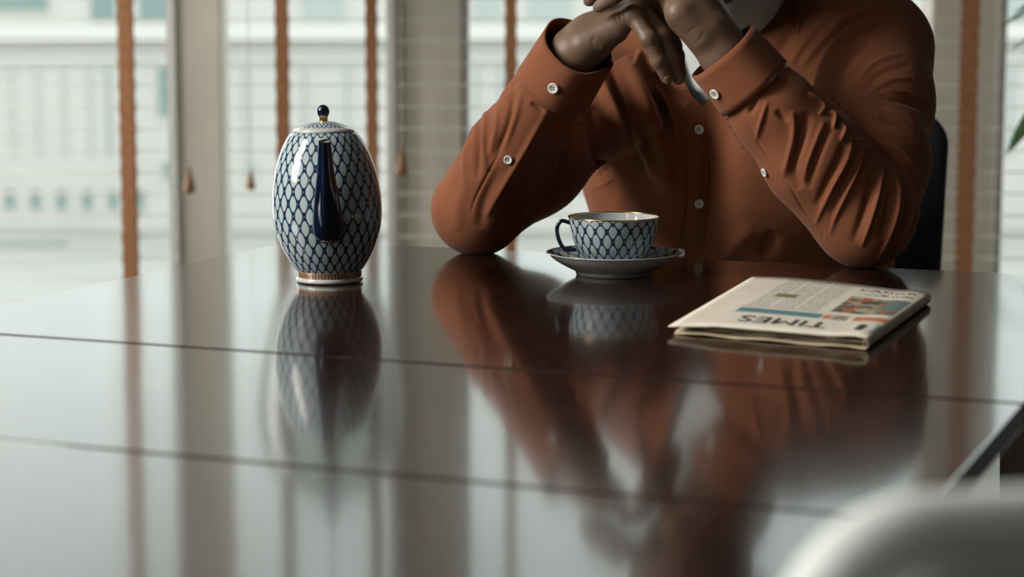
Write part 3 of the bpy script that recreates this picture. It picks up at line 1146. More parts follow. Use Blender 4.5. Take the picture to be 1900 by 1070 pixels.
# hand on the left of the picture: palm down, fingers hanging
gc.collect()
hands = Field(HLO, HHI, HV)
hands.chain([lerp(EA, WA, 0.55), lerp(EA, WA, 0.88), WA], [0.034, 0.0255, 0.0245], 0.008)
mcpA = [H(1176, 27, 2.350), H(1186, 14, 2.367), H(1191, 5, 2.387), H(1190, -2, 2.408)]
hands.chain([WA, H(1098, 68, 2.383), H(1132, 46, 2.384)], [0.0245, 0.0235, 0.020], 0.014)
for i, q in enumerate(mcpA):
    w0 = H(1084, 80, 2.374) + np.array([0, 0.011 * i - 0.012, 0.002 * i])
    hands.cone(w0, q, 0.0140, 0.0108 - 0.0006 * (i == 0), 0.012)
    hands.ell(q, np.eye(3), (0.0122 - 0.0008 * (i == 0),) * 3, 0.006)
hands.cone(H(1090, 88, 2.364), H(1146, 60, 2.354), 0.0145, 0.0105, 0.012)        # edge of the hand
fa = [([mcpA[0], H(1203, 72, 2.336), H(1221, 112, 2.338), H(1237, 145, 2.344)], [0.0102, 0.0090, 0.0080, 0.0064]),
      ([mcpA[1], H(1228, 66, 2.350), H(1246, 110, 2.350), H(1259, 146, 2.354)], [0.0108, 0.0096, 0.0087, 0.0070]),
      ([mcpA[2], H(1240, 58, 2.372), H(1254, 104, 2.370), H(1262, 138, 2.372)], [0.0108, 0.0096, 0.0087, 0.0070]),
      ([mcpA[3], H(1236, 40, 2.396), H(1250, 85, 2.392), H(1254, 118, 2.390)], [0.0106, 0.0094, 0.0085, 0.0070])]
for pts, rr in fa:
    hands.chain(pts, rr, 0.003)
    hands.ell(pts[1], np.eye(3), (rr[1] * 1.09,) * 3, 0.003)
    hands.ell(pts[2], np.eye(3), (rr[2] * 1.06,) * 3, 0.003)
hands.chain([H(1085, 78, 2.40), H(1120, 44, 2.425), H(1150, 4, 2.44), H(1172, -30, 2.445)], [0.018, 0.0140, 0.0115, 0.0090], 0.010)     # thumb
Vh, Qh = hands.surface()
Vh = relax(Vh, Qh, 2, 0.4)
Vh = creases(Vh, Qh, [([(1140, 24), (1146, 44)], 2.6, -0.55), ([(1148, 20), (1154, 42)], 2.6, -0.55), ([(1156, 18), (1162, 38)], 2.6, -0.5),
                      ([(1106, 66), (1099, 78), (1104, 92)], 3, -0.7), ([(1112, 88), (1124, 90)], 5, 1.0)])
# hand on the right of the picture: heel towards the viewer, fingers laid over the other hand
gc.collect()
hands = Field(HLO, HHI, HV)
hands.chain([lerp(EB, WB, 0.55), lerp(EB, WB, 0.88), WB], [0.034, 0.0265, 0.0255], 0.008)
hands.chain([WB, H(1313, 54, 2.333), H(1284, 18, 2.338), H(1266, -16, 2.350)], [0.0255, 0.0255, 0.0275, 0.025], 0.012)
hands.cone(H(1299, 66, 2.319), H(1262, 24, 2.318), 0.0130, 0.0165, 0.010)                     # pad on the heel of the hand
hands.cone(H(1335, 60, 2.345), H(1296, -8, 2.365), 0.019, 0.021, 0.012)
mcpB = [H(1220, -34, 2.332), H(1210, -50, 2.348), H(1208, -62, 2.370), H(1214, -68, 2.394)]
for q in mcpB:
    hands.cone(H(1270, -6, 2.345), q, 0.018, 0.0115, 0.012)
fb = [([mcpB[0], H(1172, -32, 2.322), H(1140, -7, 2.330), H(1112, 12, 2.342)], [0.0108, 0.0094, 0.0086, 0.0068]),
      ([mcpB[1], H(1154, -54, 2.340), H(1118, -28, 2.352), H(1094, 0, 2.364)], [0.0112, 0.0098, 0.0090, 0.0072]),
      ([mcpB[2], H(1150, -72, 2.366), H(1110, -48, 2.376), H(1088, -18, 2.386)], [0.0112, 0.0098, 0.0090, 0.0072]),
      ([mcpB[3], H(1160, -80, 2.392), H(1120, -62, 2.402), H(1098, -36, 2.410)], [0.0108, 0.0096, 0.0088, 0.0072])]
for pts, rr in fb:
    hands.chain(pts, rr, 0.003)
    hands.ell(pts[1], np.eye(3), (rr[1] * 1.09,) * 3, 0.003)
hands.chain([H(1322, 46, 2.375), H(1296, -8, 2.404), H(1262, -42, 2.426), H(1232, -64, 2.43)], [0.019, 0.0155, 0.0120, 0.0092], 0.012)
Vg, Qg = hands.surface()
Vg = relax(Vg, Qg, 2, 0.4)
Vg = creases(Vg, Qg, [([(1272, 66), (1284, 55), (1298, 50)], 3, -0.5), ([(1288, 84), (1300, 72), (1308, 58)], 3, -0.6), ([(1330, 20), (1352, 40), (1374, 60)], 4, 0.8)])
Qh = np.vstack([Qh, Qg + len(Vh)])
Vh = np.vstack([Vh, Vg])

bod = Field((-0.02, 2.30, 0.42), (0.58, 3.06, 1.38), 0.0045)
torso(bod, -0.045)
bod.cone(NK0 - UP * 0.03, NK1, 0.062, 0.056, 0.03)
for s, e, w in ((SA, EA, WA), (SB, EB, WB)):
    bod.chain([s, lerp(s, e, 0.4), e], [0.052, 0.046, 0.036], 0.02)
    bod.chain([e, lerp(e, w, 0.3), lerp(e, w, 0.8)], [0.036, 0.036, 0.026], 0.012)
AX = np.array([RT, FW, UP])
bod.ell(HC + UP * 0.035 - FW * 0.012, AX, (0.074, 0.094, 0.082), 0.03)          # skull
bod.ell(HC + FW * 0.032 - UP * 0.022, AX, (0.060, 0.062, 0.082), 0.03)          # face
bod.ell(HC + FW * 0.058 - UP * 0.092, AX, (0.034, 0.028, 0.024), 0.03)          # chin
for s in (-1, 1):
    bod.cone(HC + RT * 0.056 * s - UP * 0.045 + FW * 0.005, HC + FW * 0.055 - UP * 0.088 + RT * 0.018 * s, 0.018, 0.016, 0.02)
    bod.ell(HC + RT * 0.078 * s - FW * 0.008 - UP * 0.005, AX, (0.008, 0.017, 0.031), 0.006)     # ear
    bod.ell(HC + RT * 0.031 * s + FW * 0.098 + UP * 0.018, AX, (0.016, 0.014, 0.010), 0.012, True)   # eye socket
    bod.cone(HC + RT * 0.012 * s + FW * 0.094 + UP * 0.033, HC + RT * 0.048 * s + FW * 0.080 + UP * 0.032, 0.008, 0.007, 0.012)
    bod.ell(HC + RT * 0.031 * s + FW * 0.083 + UP * 0.0245, AX, (0.0150, 0.0110, 0.0048), 0.004)     # lids
    bod.ell(HC + RT * 0.031 * s + FW * 0.083 + UP * 0.0075, AX, (0.0145, 0.0100, 0.0042), 0.004)
    bod.ell(HC + RT * 0.013 * s + FW * 0.100 - UP * 0.028, AX, (0.010, 0.012, 0.009), 0.008)     # nostril
bod.cone(HC + FW * 0.092 + UP * 0.020, HC + FW * 0.112 - UP * 0.024, 0.008, 0.012, 0.012)       # nose
bod.cone(HC + FW * 0.090 - UP * 0.055 - RT * 0.018, HC + FW * 0.090 - UP * 0.055 + RT * 0.018, 0.008, 0.008, 0.008)
bod.cone(HC + FW * 0.088 - UP * 0.067 - RT * 0.014, HC + FW * 0.088 - UP * 0.067 + RT * 0.014, 0.008, 0.008, 0.008)
Vb, Qb = bod.surface()
Vb = relax(Vb, Qb, 2, 0.4)
person = quad_mesh('person', np.vstack([Vb, Vh]), np.vstack([Qb, Qh + len(Vb)]), M['skin'])
tag(person, 'person in a rust shirt seated at the table, elbows down and hands clasped', 'person')
del bod, hands

# nails
for pts, dirv in ((fa[0][0], 1), (fa[1][0], 1), (fb[0][0], 0), (fb[1][0], 0)):
    tip_, prv = pts[-1], pts[-2]
    ax = (tip_ - prv) / np.linalg.norm(tip_ - prv)
    out = (CAM - tip_) / np.linalg.norm(CAM - tip_) + UP * 0.3
    out = out - ax * np.dot(out, ax)
    out /= np.linalg.norm(out)
    sd = np.cross(ax, out)
    v, f = [], []
    for i in range(7):
        for j in range(7):
            u, w = (i / 6 - 0.5) * 2, (j / 6 - 0.5) * 2
            k = math.sqrt(max(0, 1 - 0.35 * u * u))
            v.append(tip_ + ax * (0.0008 + 0.0048 * u) + sd * 0.0044 * w * k + out * (0.0070 - 0.0019 * w * w - 0.0008 * (u + 1) ** 2 * 0.6))
    for i in range(6):
        for j in range(6):
            f.append((i * 7 + j, i * 7 + j + 1, (i + 1) * 7 + j + 1, (i + 1) * 7 + j))
    o = mesh_obj('fingernail', v, f, M['nail'], person, True)
    md = o.modifiers.new('t', 'SOLIDIFY')
    md.thickness = 0.0006

# eyes and hair (above the frame)
M['iris'] = mat('brown_iris', (0.03, 0.015, 0.008), 0.15)
M['pupil'] = mat('pupil', (0.004, 0.004, 0.004), 0.1)
for s in (-1, 1):
    R_ = 0.0112
    pa = [R_ * 0.001, R_ * 0.24, R_ * 0.58] + [R_ * math.sin(t) for t in np.linspace(0.66, math.pi - 0.05, 10)]
    pz = [R_ * 1.01, R_ * 0.985, R_ * 0.82] + [R_ * math.cos(t) for t in np.linspace(0.66, math.pi - 0.05, 10)]
    e = lathe('eye', list(zip(pa, pz)), 20, [M['pupil'], M['iris'], M['eye']], [0, 1] + [2] * 10, person)
    e.location = tuple(HC + RT * 0.031 * s + FW * 0.0795 + UP * 0.016)
    e.rotation_mode = 'QUATERNION'
    e.rotation_quaternion = Vector(FW - UP * 0.1).to_track_quat('Z', 'Y')
hf = Field(tuple(HC - 0.16), tuple(HC + 0.16), 0.004)
hf.ell(HC + UP * 0.042 - FW * 0.018, AX, (0.080, 0.099, 0.083), 0.0)
hf.ell(HC + FW * 0.10 - UP * 0.03, AX, (0.11, 0.095, 0.098), 0.01, True)
hf.ell(HC - UP * 0.10, AX, (0.12, 0.14, 0.075), 0.01, True)
V_, Q_ = hf.surface()
quad_mesh('hair', V_, Q_, M['hair'], person)

# ---- white T-shirt
ts = Field((0.02, 2.44, 0.60), (0.56, 2.98, 1.16), 0.005)
torso(ts, -0.004)
ts.cone(NK0 - UP * 0.02, lerp(NK0, NK1, 0.74), 0.073, 0.069, 0.02)
V_, Q_ = ts.surface()
HOLLOW = [([(1322, 170), (1312, 300), (1304, 400), (1294, 520)], 46, -30), ([(1128, 340), (1155, 400), (1205, 490)], 28, -10)]
V_ = creases(relax(V_, Q_, 2, 0.4), Q_, HOLLOW)
quad_mesh('undershirt', V_, Q_, M['tshirt'], person)

# ---- shirt
sh = Field((-0.14, 2.22, 0.50), (0.60, 3.06, 1.16), 0.0030)
torso(sh, 0.010)
sh.chain([SA, lerp(SA, EA, 0.35), lerp(SA, EA, 0.7), EA], [0.060, 0.062, 0.062, 0.052], 0.025)
sh.chain([EA, lerp(EA, WA, 0.36), lerp(EA, WA, 0.66), lerp(EA, WA, 0.74)], [0.0515, 0.0520, 0.0430, 0.0385], 0.010)
sh.chain([SB, lerp(SB, EB, 0.35), lerp(SB, EB, 0.7), EB], [0.068, 0.066, 0.064, 0.055], 0.025)
sh.chain([EB, lerp(EB, WB, 0.36), lerp(EB, WB, 0.66), lerp(EB, WB, 0.75)], [0.0555, 0.0560, 0.0455, 0.0400], 0.010)
V_, Q_ = sh.surface()
del sh
V_ = relax(V_, Q_, 3, 0.5)
fm = front_mask(V_, vnormals(V_, Q_))[0]
V_, Q_, hang = refine(V_, Q_, fm[Q_].all(1))
for _ in range(2):
    V_ = relax(V_, Q_, 1, 0.5)
    V_[hang[0]] = 0.5 * (V_[hang[1]] + V_[hang[2]])
ST = [
    # sleeve on the right of the picture
    ([(1380, 217), (1410, 270), (1438, 313), (1467, 351), (1496, 397), (1525, 424), (1526, 444)], 2.6, -2.2),
    ([(1470, 205), (1473, 252), (1464, 295), (1452, 330)], 9, 4.5),
    ([(1500, 208), (1484, 262), (1472, 312), (1486, 350)], 11, -6.5),
    ([(1424, 186), (1410, 233), (1402, 262)], 6, 3.5), ([(1402, 182), (1391, 212)], 6, -5), ([(1440, 205), (1462, 225)], 7, -3.5),
    ([(1548, 226), (1524, 270), (1508, 318), (1500, 352)], 8, -4.0), ([(1530, 222), (1514, 262), (1498, 305), (1490, 340)], 6.5, 2.6),
    ([(1583, 250), (1572, 295), (1549, 338), (1527, 385), (1512, 418)], 6.5, 3.8), ([(1568, 262), (1553, 302), (1533, 342), (1514, 385)], 8, -3.4),
    ([(1608, 268), (1591, 316), (1570, 360), (1551, 402), (1540, 436)], 6.0, 3.4), ([(1595, 276), (1577, 320), (1556, 366), (1540, 404)], 7, -3.0),
    ([(1641, 303), (1629, 362), (1615, 412), (1598, 460)], 6.0, 3.8), ([(1625, 312), (1612, 362), (1597, 412), (1582, 452)], 9, -3.6),
    ([(1655, 306), (1668, 345), (1665, 392), (1650, 440), (1630, 482)], 5.5, 3.4), ([(1652, 340), (1648, 392), (1632, 445)], 8, -3.4),
    ([(1672, 314), (1692, 352), (1694, 392), (1681, 436), (1655, 474)], 5.0, 3.2), ([(1679, 345), (1682, 390), (1668, 440)], 6, -3.4),
    ([(1700, 326), (1706, 368), (1697, 414), (1672, 458)], 5, 2.6),
    ([(1629, 267), (1670, 281), (1698, 316), (1704, 352)], 6, 4), ([(1620, 278), (1660, 296), (1690, 335)], 6, -4),
    ([(1655, 235), (1687, 256), (1704, 278)], 5, 3), ([(1640, 198), (1681, 217), (1710, 245)], 5, 4), ([(1630, 215), (1672, 235), (1700, 262)], 6, -3.5),
    ([(1537, 205), (1549, 216), (1546, 240)], 5, 5), ([(1558, 228), (1567, 240), (1560, 262)], 5, 4), ([(1552, 214), (1556, 236)], 4, -4),
    ([(1500, 172), (1528, 196), (1520, 214)], 6, 4), ([(1584, 258), (1600, 262), (1612, 280)], 5, 4),
    # shoulder and upper arm, right
    ([(1484, 126), (1526, 78), (1574, 32), (1623, 15), (1660, 15)], 8, 5), ([(1500, 132), (1540, 75), (1590, 37), (1645, 24)], 7, -5),
    ([(1516, 136), (1550, 80), (1599, 46), (1667, 33)], 7, 4.5), ([(1530, 142), (1552, 98), (1600, 60), (1660, 42)], 7, -4.5),
    ([(1537, 160), (1546, 112), (1587, 74), (1647, 50)], 7, 4.5), ([(1550, 205), (1552, 150), (1575, 100), (1620, 72)], 10, -8),
    ([(1587, 156), (1623, 116), (1672, 100)], 7, 2.5), ([(1600, 168), (1640, 134), (1690, 122)], 8, -2.5), ([(1600, 185), (1650, 150), (1700, 145)], 7, 2),
    ([(1635, 168), (1684, 177), (1722, 193)], 5, 6), ([(1632, 180), (1680, 189), (1714, 206)], 5, -4),
    ([(1440, 110), (1470, 60), (1520, 10)], 14, -5), ([(1460, 130), (1500, 70), (1560, 10)], 9, 3),
    # sleeve on the left of the picture
    ([(953, 160), (941, 231), (921, 290)], 6, -5), ([(889, 212), (885, 275), (886, 332)], 6.5, -6), ([(963, 148), (933, 167), (914, 190)], 6, -6),
    ([(902, 205), (898, 259), (902, 318)], 8, 4), ([(926, 192), (920, 243), (908, 290)], 8, 3.5), ([(968, 165), (958, 215), (935, 275)], 8, 3),
    ([(878, 240), (856, 267), (853, 305)], 5, -4.5), ([(842, 272), (824, 299), (819, 345)], 5, -3), ([(866, 262), (862, 305), (864, 345)], 8, 2.5),
    ([(985, 190), (1010, 208)], 6, -3.5), ([(990, 180), (1018, 196)], 6, 2), ([(929, 279), (905, 322), (884, 363), (873, 396)], 2.6, -2),
    ([(870, 330), (850, 380), (850, 430)], 14, 2.5), ([(930, 310), (900, 370), (890, 425)], 12, -3),
    ([(1066, 195), (1022, 275), (980, 350), (940, 420)], 22, -9), ([(1016, 205), (975, 278), (935, 345), (900, 405)], 9, 3.5),
    # chest
    ([(1112, 100), (1126, 180), (1190, 280), (1238, 350)], 13, 12), ([(1124, 112), (1148, 190), (1172, 255), (1205, 320)], 9, -13),
    ([(1160, 105), (1196, 190), (1232, 285), (1240, 345)], 12, 11.5), ([(1186, 105), (1215, 170), (1250, 240)], 9, -9),
    ([(1215, 135), (1240, 168), (1270, 196)], 8, -9), ([(1205, 150), (1240, 200), (1262, 270)], 11, 8.5), ([(1090, 200), (1110, 290), (1150, 370)], 12, -8.5),
    ([(1190, 92), (1172, 128)], 7, 5), ([(1400, 420), (1350, 470), (1330, 520)], 18, 7), ([(1440, 430), (1410, 480)], 16, -7),
    ([(1275, 260), (1278, 330), (1274, 400), (1262, 470)], 3, -2.5), ([(1318, 250), (1318, 330), (1314, 400), (1304, 480)], 3, -2.5),
    ([(1296, 215), (1298, 330), (1292, 420), (1282, 480)], 15, 3),
]
V_ = creases(V_, Q_, HOLLOW + [([(1150, 110), (1190, 200), (1232, 300), (1246, 360)], 28, 12)], 2.5)
V_ = creases(V_, Q_, [(p, w * 0.66, a * 1.0) if (a > 0 and w < 12) else (p, w * 0.85, a * 1.0) if abs(a) < 8 else (p, w, a) for p, w, a in ST])
V_[hang[0]] = 0.5 * (V_[hang[1]] + V_[hang[2]])
# open collar: take away the cloth inside the neck opening
fm, x_, y_ = front_mask(V_, vnormals(V_, Q_), 0.05)
poly = [(1304, 196), (1284, 176), (1264, 140), (1244, 60), (1230, -10), (1232, -120), (1440, -120), (1400, -10), (1384, 50), (1352, 120)]
ins = np.zeros(len(V_), bool)
j = len(poly) - 1
for i in range(len(poly)):
    (xi, yi), (xj, yj) = poly[i], poly[j]
    c = ((yi > y_) != (yj > y_)) & (x_ < (xj - xi) * (y_ - yi) / (yj - yi + 1e-9) + xi)
    ins ^= c
    j = i
drop = ins & fm & (V_[:, 1] > 2.50)
drop |= (V_[:, 2] > NK0[2] + 0.012) & (np.hypot(V_[:, 0] - NK0[0], V_[:, 1] - NK0[1]) < 0.085)
keep = ~drop[Q_].any(1)
# slide the cut edge onto a clean line
d_, _t = seg_dist(x_, y_, poly[:5])
shirt = quad_mesh('shirt', V_, Q_[keep], M['shirt'], person)


def shirt_tree(Vv, Qq):
    from mathutils.bvhtree import BVHTree
    return BVHTree.FromPolygons([tuple(v) for v in Vv], [tuple(int(i) for i in q) for q in Qq])


_k = keep & fm[Q_].any(1)
_u, _inv = np.unique(Q_[_k], return_inverse=True)
BV = shirt_tree(V_[_u], _inv.reshape(-1, 4))


def on_shirt(px, py):
    d = Vector(ray(px, py)).normalized()
    h, n, _, _ = BV.ray_cast(Vector(CAM), d)
    return (np.array(h), np.array(n)) if h is not None else (None, None)


# ---- cuffs
def frame_of(ax):
    ax = ax / np.linalg.norm(ax)
    a = (CAM - WA) / np.linalg.norm(CAM - WA)
    a = a - ax * np.dot(a, ax)
    a /= np.linalg.norm(a)
    return ax, a, np.cross(ax, a)


def cuff(e, w, r0, r1, L, t_start, slant, phase):
    ax, a, b_ = frame_of(w - e)
    base = lerp(e, w, t_start)
    n = 56
    v, f = [], []
    rows = 7
    for j in range(rows + 1):
        s = j / rows
        for i in range(n + 1):
            th = 2 * math.pi * i / n * 1.03 + phase
            lap = 0.0028 * (i / n > 0.9) * min(1, (i / n - 0.9) / 0.03) if i / n > 0.9 else 0
            r = r0 + (r1 - r0) * s + lap + 0.0012 * math.sin(3 * th + 1) + 0.001 * math.sin(5 * th)
            # a little rounded corner on the overlapping end
            cor = max(0, (i / n - 0.93) / 0.07) ** 2 * 0.008 if s > 0.85 else 0
            p = base + ax * (L * s + slant * s * math.cos(th) - cor) + r * (math.cos(th) * a + math.sin(th) * b_)
            v.append(p)
    for j in range(rows):
        for i in range(n):
            f.append((j * (n + 1) + i, j * (n + 1) + i + 1, (j + 1) * (n + 1) + i + 1, (j + 1) * (n + 1) + i))
    o = mesh_obj('cuff', v, f, M['shirt'], shirt, True)
    md = o.modifiers.new('t', 'SOLIDIFY')
    md.thickness = 0.0026
    md.offset = 1
    return o, (base, ax, a, b_)


cuffA, frA = cuff(EA, WA, 0.0410, 0.0385, 0.063, 0.76, -0.010, 1.9)
cuffB, frB = cuff(EB, WB, 0.0425, 0.0400, 0.054, 0.785, 0.0, -2.6)


def cuff_hit(o, px, py):
    from mathutils.bvhtree import BVHTree
    bm = BVHTree.FromPolygons([v.co[:] for v in o.data.vertices], [tuple(p.vertices) for p in o.data.polygons])
    h, n, _, _ = bm.ray_cast(Vector(CAM), Vector(ray(px, py)).normalized())
    return (np.array(h), np.array(n)) if h is not None else (None, None)


def button(p, n, r, parent, lift=0.0028):
    if p is None:
        return
    if np.dot(n, CAM - p) < 0:
        n = -n
    o = lathe('button', [(0.0002, -0.0012), (r * 0.9, -0.0012), (r, 0), (r * 0.96, 0.0010), (r * 0.80, 0.0013), (r * 0.66, 0.0006), (0.0002, 0.0004)], 24, [M['button']], None, parent)
    o.rotation_mode = 'QUATERNION'
    o.location = tuple(p + n * lift)
    o.rotation_quaternion = Vector(n).to_track_quat('Z', 'Y')
    t = MB()
    for dx in (-1, 1):
        for dy in (-1, 1):
            t.box(dx * r * 0.2 - r * 0.1, dx * r * 0.2 + r * 0.1, dy * r * 0.2 - r * 0.1, dy * r * 0.2 + r * 0.1, 0.0003, 0.0008)
    t.build('thread', M['thread'], o)


button(*cuff_hit(cuffA, 1028, 162), 0.0062, shirt, 0.0042)
button(*cuff_hit(cuffB, 1330, 171), 0.0060, shirt, 0.0042)
for px, py, r in ((943, 296, 0.0050), (1420, 319, 0.0050), (1297, 240, 0.0058), (1297, 377, 0.0058), (1264, 467, 0.0058)):
    h, n = on_shirt(px, py)
    button(h, n, r, shirt, 0.0016)

# ---- collar
cc = NK0 + UP * 0.036
v, f = [], []
nn, prof_ = 48, [(0.0, 0.0), (0.002, 0.016), (0.003, 0.030), (0.008, 0.036), (0.015, 0.030), (0.024, 0.012), (0.030, -0.004)]
for i in range(nn + 1):
    u = i / nn
    th = math.radians(-62) + u * math.radians(304)       # opening at the front
    # direction round the neck, starting at the front left edge
    dirv = math.cos(th + math.radians(62) - math.radians(152)) * 1.0
    ang = math.radians(46) + u * math.radians(268)
    d = FW * math.cos(ang) + RT * math.sin(ang) * -1
    front = max(0, math.cos(ang))
    drop_ = 0.055 * (0.5 + 0.5 * math.cos(ang))
    tipk = max(0, 1 - min(u, 1 - u) / 0.10)
    base = cc + d * (0.083 + 0.034 * front) - UP * drop_
    for (o_, z_) in prof_:
        fall = 1 + (0.9 * tipk if o_ > 0.01 else 0)
        v.append(base + d * (o_ + 0.004 * tipk * (o_ > 0.01)) + UP * (z_ if z_ > 0.02 or o_ < 0.01 else (z_ - 0.030) * fall + 0.030))
k = len(prof_)
for i in range(nn):
    for j_ in range(k - 1):
        f.append((i * k + j_, (i + 1) * k + j_, (i + 1) * k + j_ + 1, i * k + j_ + 1))
col_o = mesh_obj('collar', v, f, M['shirt'], shirt, True)
md = col_o.modifiers.new('t', 'SOLIDIFY')
md.thickness = 0.0022

# ---- trousers and shoes (under the table)
tr = Field((0.02, 2.15, 0.03), (0.62, 3.10, 0.66), 0.008)
LEGP = []
for s, kx in ((-1, 0.10), (1, 0.42)):
    hip = PEL + RT * 0.085 * s - UP * 0.01
    knee = np.array([kx + 0.02, 2.46, 0.50])
    ank = np.array([kx + 0.03, 2.50, 0.10])
    tr.cone(hip, knee, 0.080, 0.062, 0.03)
    tr.cone(knee, ank, 0.060, 0.048, 0.02)
    LEGP.append(ank)
tr.cone(PEL - RT * 0.08, PEL + RT * 0.08, 0.100, 0.100, 0.04)
V_, Q_ = tr.surface()
quad_mesh('trousers', relax(V_, Q_, 2, 0.4), Q_, M['trousers'], person)
for ank in LEGP:
    sf = Field((ank[0] - 0.12, ank[1] - 0.28, -0.01), (ank[0] + 0.12, ank[1] + 0.12, 0.14), 0.006)
    sf.cone(ank - UP * 0.055 + np.array([0, 0.03, 0]), ank - UP * 0.060 + np.array([-0.02, -0.17, 0]), 0.040, 0.036, 0.02, (UP, 1.15))
    sf.cone(ank, ank - UP * 0.05, 0.040, 0.040, 0.02)
    V_, Q_ = sf.surface()
    V_[:, 2] = np.maximum(V_[:, 2], 0.002)
    quad_mesh('shoe', V_, Q_, M['shoe'], person)

# ------------------------------------------------------------------ chair of the person
yaw = math.atan2(-0.24, 0.97)
ch = empty('dining_chair', (0.325, 2.86, 0), yaw)
tag(ch, 'charcoal upholstered dining chair with rounded back behind the seated person', 'chair')


def slab(name, w, h, t, r, material, parent, bend=0.0, taper=0.0):
    """upright cushion in x-z with rounded top corners"""
    poly = [(-w, 0), (w, 0)]
    for i in range(9):
        a = math.pi / 2 * i / 8
        poly.append((w - r + r * math.cos(a), h - r + r * math.sin(a)))
    for i in range(9):
        a = math.pi / 2 + math.pi / 2 * i / 8
        poly.append((-w + r + r * math.cos(a), h - r + r * math.sin(a)))
    mb = MB()
    n = len(poly)
    vv = [(x * (1 - taper * (1 - z / h)), -t, z) for x, z in poly] + [(x * (1 - taper * (1 - z / h)), t, z) for x, z in poly]
    ff = [tuple(range(n)), tuple(range(n, 2 * n))[::-1]] + [(i, n + i, n + (i + 1) % n, (i + 1) % n) for i in range(n)]
    mb.add(vv, ff)
    return mb.build(name, material, parent, bevel=0.014, seg=4)


bk = slab('backrest', 0.238, 0.50, 0.032, 0.05, M['chair_dark'], ch, taper=0.06)
bk.location = (0, 0.235, 0.385)
bk.rotation_euler = (-0.10, 0, 0)
st = MB().box(-0.225, 0.225, -0.24, 0.20, 0.375, 0.452).build('seat', M['chair_dark'], ch, bevel=0.02, seg=4)
for x in (-0.19, 0.19):
    for y in (-0.2, 0.2):
        MB().tube([(x * 1.05, y * 1.08, 0.001), (x, y, 0.375)], [0.014, 0.021], 4).build('leg', M['wood_dark'], ch, bevel=0.002)

# ------------------------------------------------------------------ pale chair beside the near end of the table
c0, c1 = np.array([0.102, 0.705]), np.array([0.48, 0.800])
cd = (c1 - c0) / np.linalg.norm(c1 - c0)
mid = 0.5 * (c0 + c1)
out2 = np.array([cd[1], -cd[0]])
seatc = mid + out2 * 0.0
pc = empty('side_chair', (mid[0] + out2[0] * 0.25, mid[1] + out2[1] * 0.25, 0), math.atan2(cd[1], cd[0]))
tag(pc, 'pale grey upholstered chair blurred in the foreground at lower right', 'chair')
W2 = np.linalg.norm(c1 - c0) / 2
b2 = slab('backrest', W2, 0.44, 0.028, 0.040, M['chair_pale'], pc, taper=0.04)
b2.location = (0, 0.25, 0.418)
tr_pts = [(-W2, 0, 0.02), (-W2, 0, 0.40)] + [(-W2 + 0.04 - 0.04 * math.cos(a), 0, 0.40 + 0.04 * math.sin(a)) for a in np.linspace(0.2, math.pi / 2, 7)]
tr_pts += [(-x, y, z) for x, y, z in tr_pts[::-1]]
MB().tube(tr_pts, 0.017, 14).build('piping', M['chair_trim'], b2, True)  # white rim added as the lit edge of the backrest
MB().box(-W2, W2, -0.24, 0.24, 0.39, 0.46).build('seat', M['chair_pale'], pc, bevel=0.02, seg=4)
for x in (-0.17, 0.17):
    for y in (-0.2, 0.2):
        MB().tube([(x * 1.08, y * 1.08, 0.001), (x, y, 0.39)], [0.012, 0.018], 8).build('leg', M['frame_white'], pc)

# ------------------------------------------------------------------ glass pendant lamp near the windows (seen mirrored in the table)
YL = 4.78
lx = bx(608, YL)
lamp = empty('pendant_lamp', (lx, YL, 0))
tag(lamp, 'smoky glass bell pendant lamp on a thin cord, seen mirrored below the teapot', 'lamp')
z0 = 1.085
gp = spline([(0.100, z0), (0.128, z0 + 0.075), (0.152, z0 + 0.17), (0.163, z0 + 0.27), (0.158, z0 + 0.36), (0.130, z0 + 0.43), (0.085, z0 + 0.475), (0.030, z0 + 0.505)], 5)
gs = lathe('glass_shade', list(map(tuple, gp)) + [(r - 0.003, z - 0.001) for r, z in gp[::-1]], 64, [M['smoke']], None, lamp)
rp = [(0.0985 * math.cos(t), 0.0985 * math.sin(t), z0) for t in np.linspace(0, 2 * math.pi, 65)]
MB().tube(rp, 0.0022, 8, cap=False).build('rim', M['metal'], gs, True)
MB().tube([(0, 0, z0 + 0.42), (0, 0, z0 + 0.50), (0, 0, z0 + 0.535)], [0.020, 0.022, 0.010], 20).build('socket', M['metal'], lamp, True)
bl = lathe('bulb', [(0.012, z0 + 0.425), (0.016, z0 + 0.40), (0.029, z0 + 0.365), (0.033, z0 + 0.335), (0.026, z0 + 0.305), (0.0005, z0 + 0.292)], 24, [M['bulb']], None, lamp)
MB().tube([(0, 0, z0 + 0.53), (0, 0, RZ1 - 0.03)], 0.0028, 8).build('cord', M['metal'], lamp)
MB().tube([(0, 0, RZ1 - 0.035), (0, 0, RZ1)], [0.05, 0.055], 24).build('ceiling_rose', M['metal'], lamp)

# ------------------------------------------------------------------ plant at the right edge
YPl = 4.3
pcx = 1.22
plant = empty('potted_plant', (pcx, YPl, 0))
tag(plant, 'green potted plant with long leaves reaching in at the right edge', 'plant')
pot_o = lathe('pot', [(0.001, 0.0), (0.12, 0.0), (0.125, 0.01), (0.165, 0.33), (0.172, 0.345), (0.160, 0.348), (0.150, 0.30), (0.001, 0.30)], 40, [M['pot']], None, plant)
lathe('soil', [(0.001, 0.312), (0.153, 0.305)], 32, [M['soil']], None, plant)
MB().tube([(0, 0, 0.30), (0.01, 0.0, 0.55), (-0.005, 0, 0.80)], [0.018, 0.015, 0.012], 10).build('stem', M['wood_dark'], plant, True)


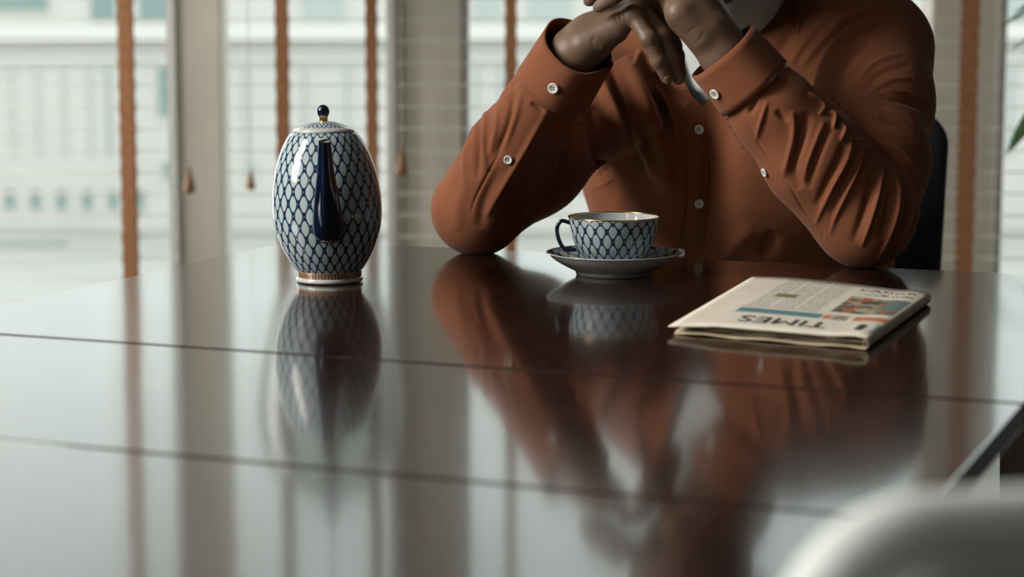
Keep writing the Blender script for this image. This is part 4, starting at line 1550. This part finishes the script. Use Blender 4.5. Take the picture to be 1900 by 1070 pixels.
def leaf(pts, w, nrm=(0, -0.6, 1)):
    pts = spline(pts, 5)
    n = len(pts)
    v, f = [], []
    for i in range(n):
        t = i / (n - 1)
        tg = pts[min(i + 1, n - 1)] - pts[max(i - 1, 0)]
        tg /= np.linalg.norm(tg)
        sd = np.cross(tg, np.array(nrm, float))
        sd /= np.linalg.norm(sd) + 1e-9
        up = np.cross(sd, tg)
        ww = w * (math.sin(math.pi * min(1, 0.12 + 0.88 * t)) ** 0.7) * (1 if t < 0.995 else 0.02)
        for k_ in (-1, 0, 1):
            v.append(pts[i] + sd * ww * k_ + up * (0.25 * ww * abs(k_)))
    for i in range(n - 1):
        for k_ in (0, 1):
            f.append((3 * i + k_, 3 * i + k_ + 1, 3 * i + k_ + 4, 3 * i + k_ + 3))
    o = mesh_obj('leaf', v, f, M['leaf'], plant, True)
    md = o.modifiers.new('t', 'SOLIDIFY')
    md.thickness = 0.0012


PO = np.array([pcx, YPl, 0])
# leaves whose tips the photo shows
for tipx, tipy, mx_, my_, w in ((1866, 287, 1935, 195, 0.024), (1856, 50, 1930, 15, 0.005), (1864, 42, 1950, -10, 0.004), (1872, 97, 1940, 50, 0.004), (1880, 22, 1960, -12, 0.005)):
    tpt, mpt = P(tipx, tipy, YPl - 0.05) - PO, P(mx_, my_, YPl - 0.02) - PO
    leaf([np.array([-0.005, 0, 0.80]), 0.5 * (mpt + np.array([-0.005, 0, 0.80])) + np.array([0.02, 0, 0.09]), mpt, tpt], w)
rng = random.Random(3)
for i in range(22):
    a = rng.uniform(-2.0, 2.2)
    L = rng.uniform(0.3, 0.55)
    dx, dy = math.cos(a), math.sin(a)
    zt = rng.uniform(0.6, 1.35)
    leaf([np.array([0, 0, 0.80]), np.array([dx * L * 0.4, dy * L * 0.4, 0.85 + 0.5 * (zt - 0.8) + 0.12]), np.array([dx * L * 0.8, dy * L * 0.8, zt + 0.06]), np.array([dx * L, dy * L, zt])], rng.uniform(0.012, 0.024), (dx * 0.3, dy * 0.3, 1))
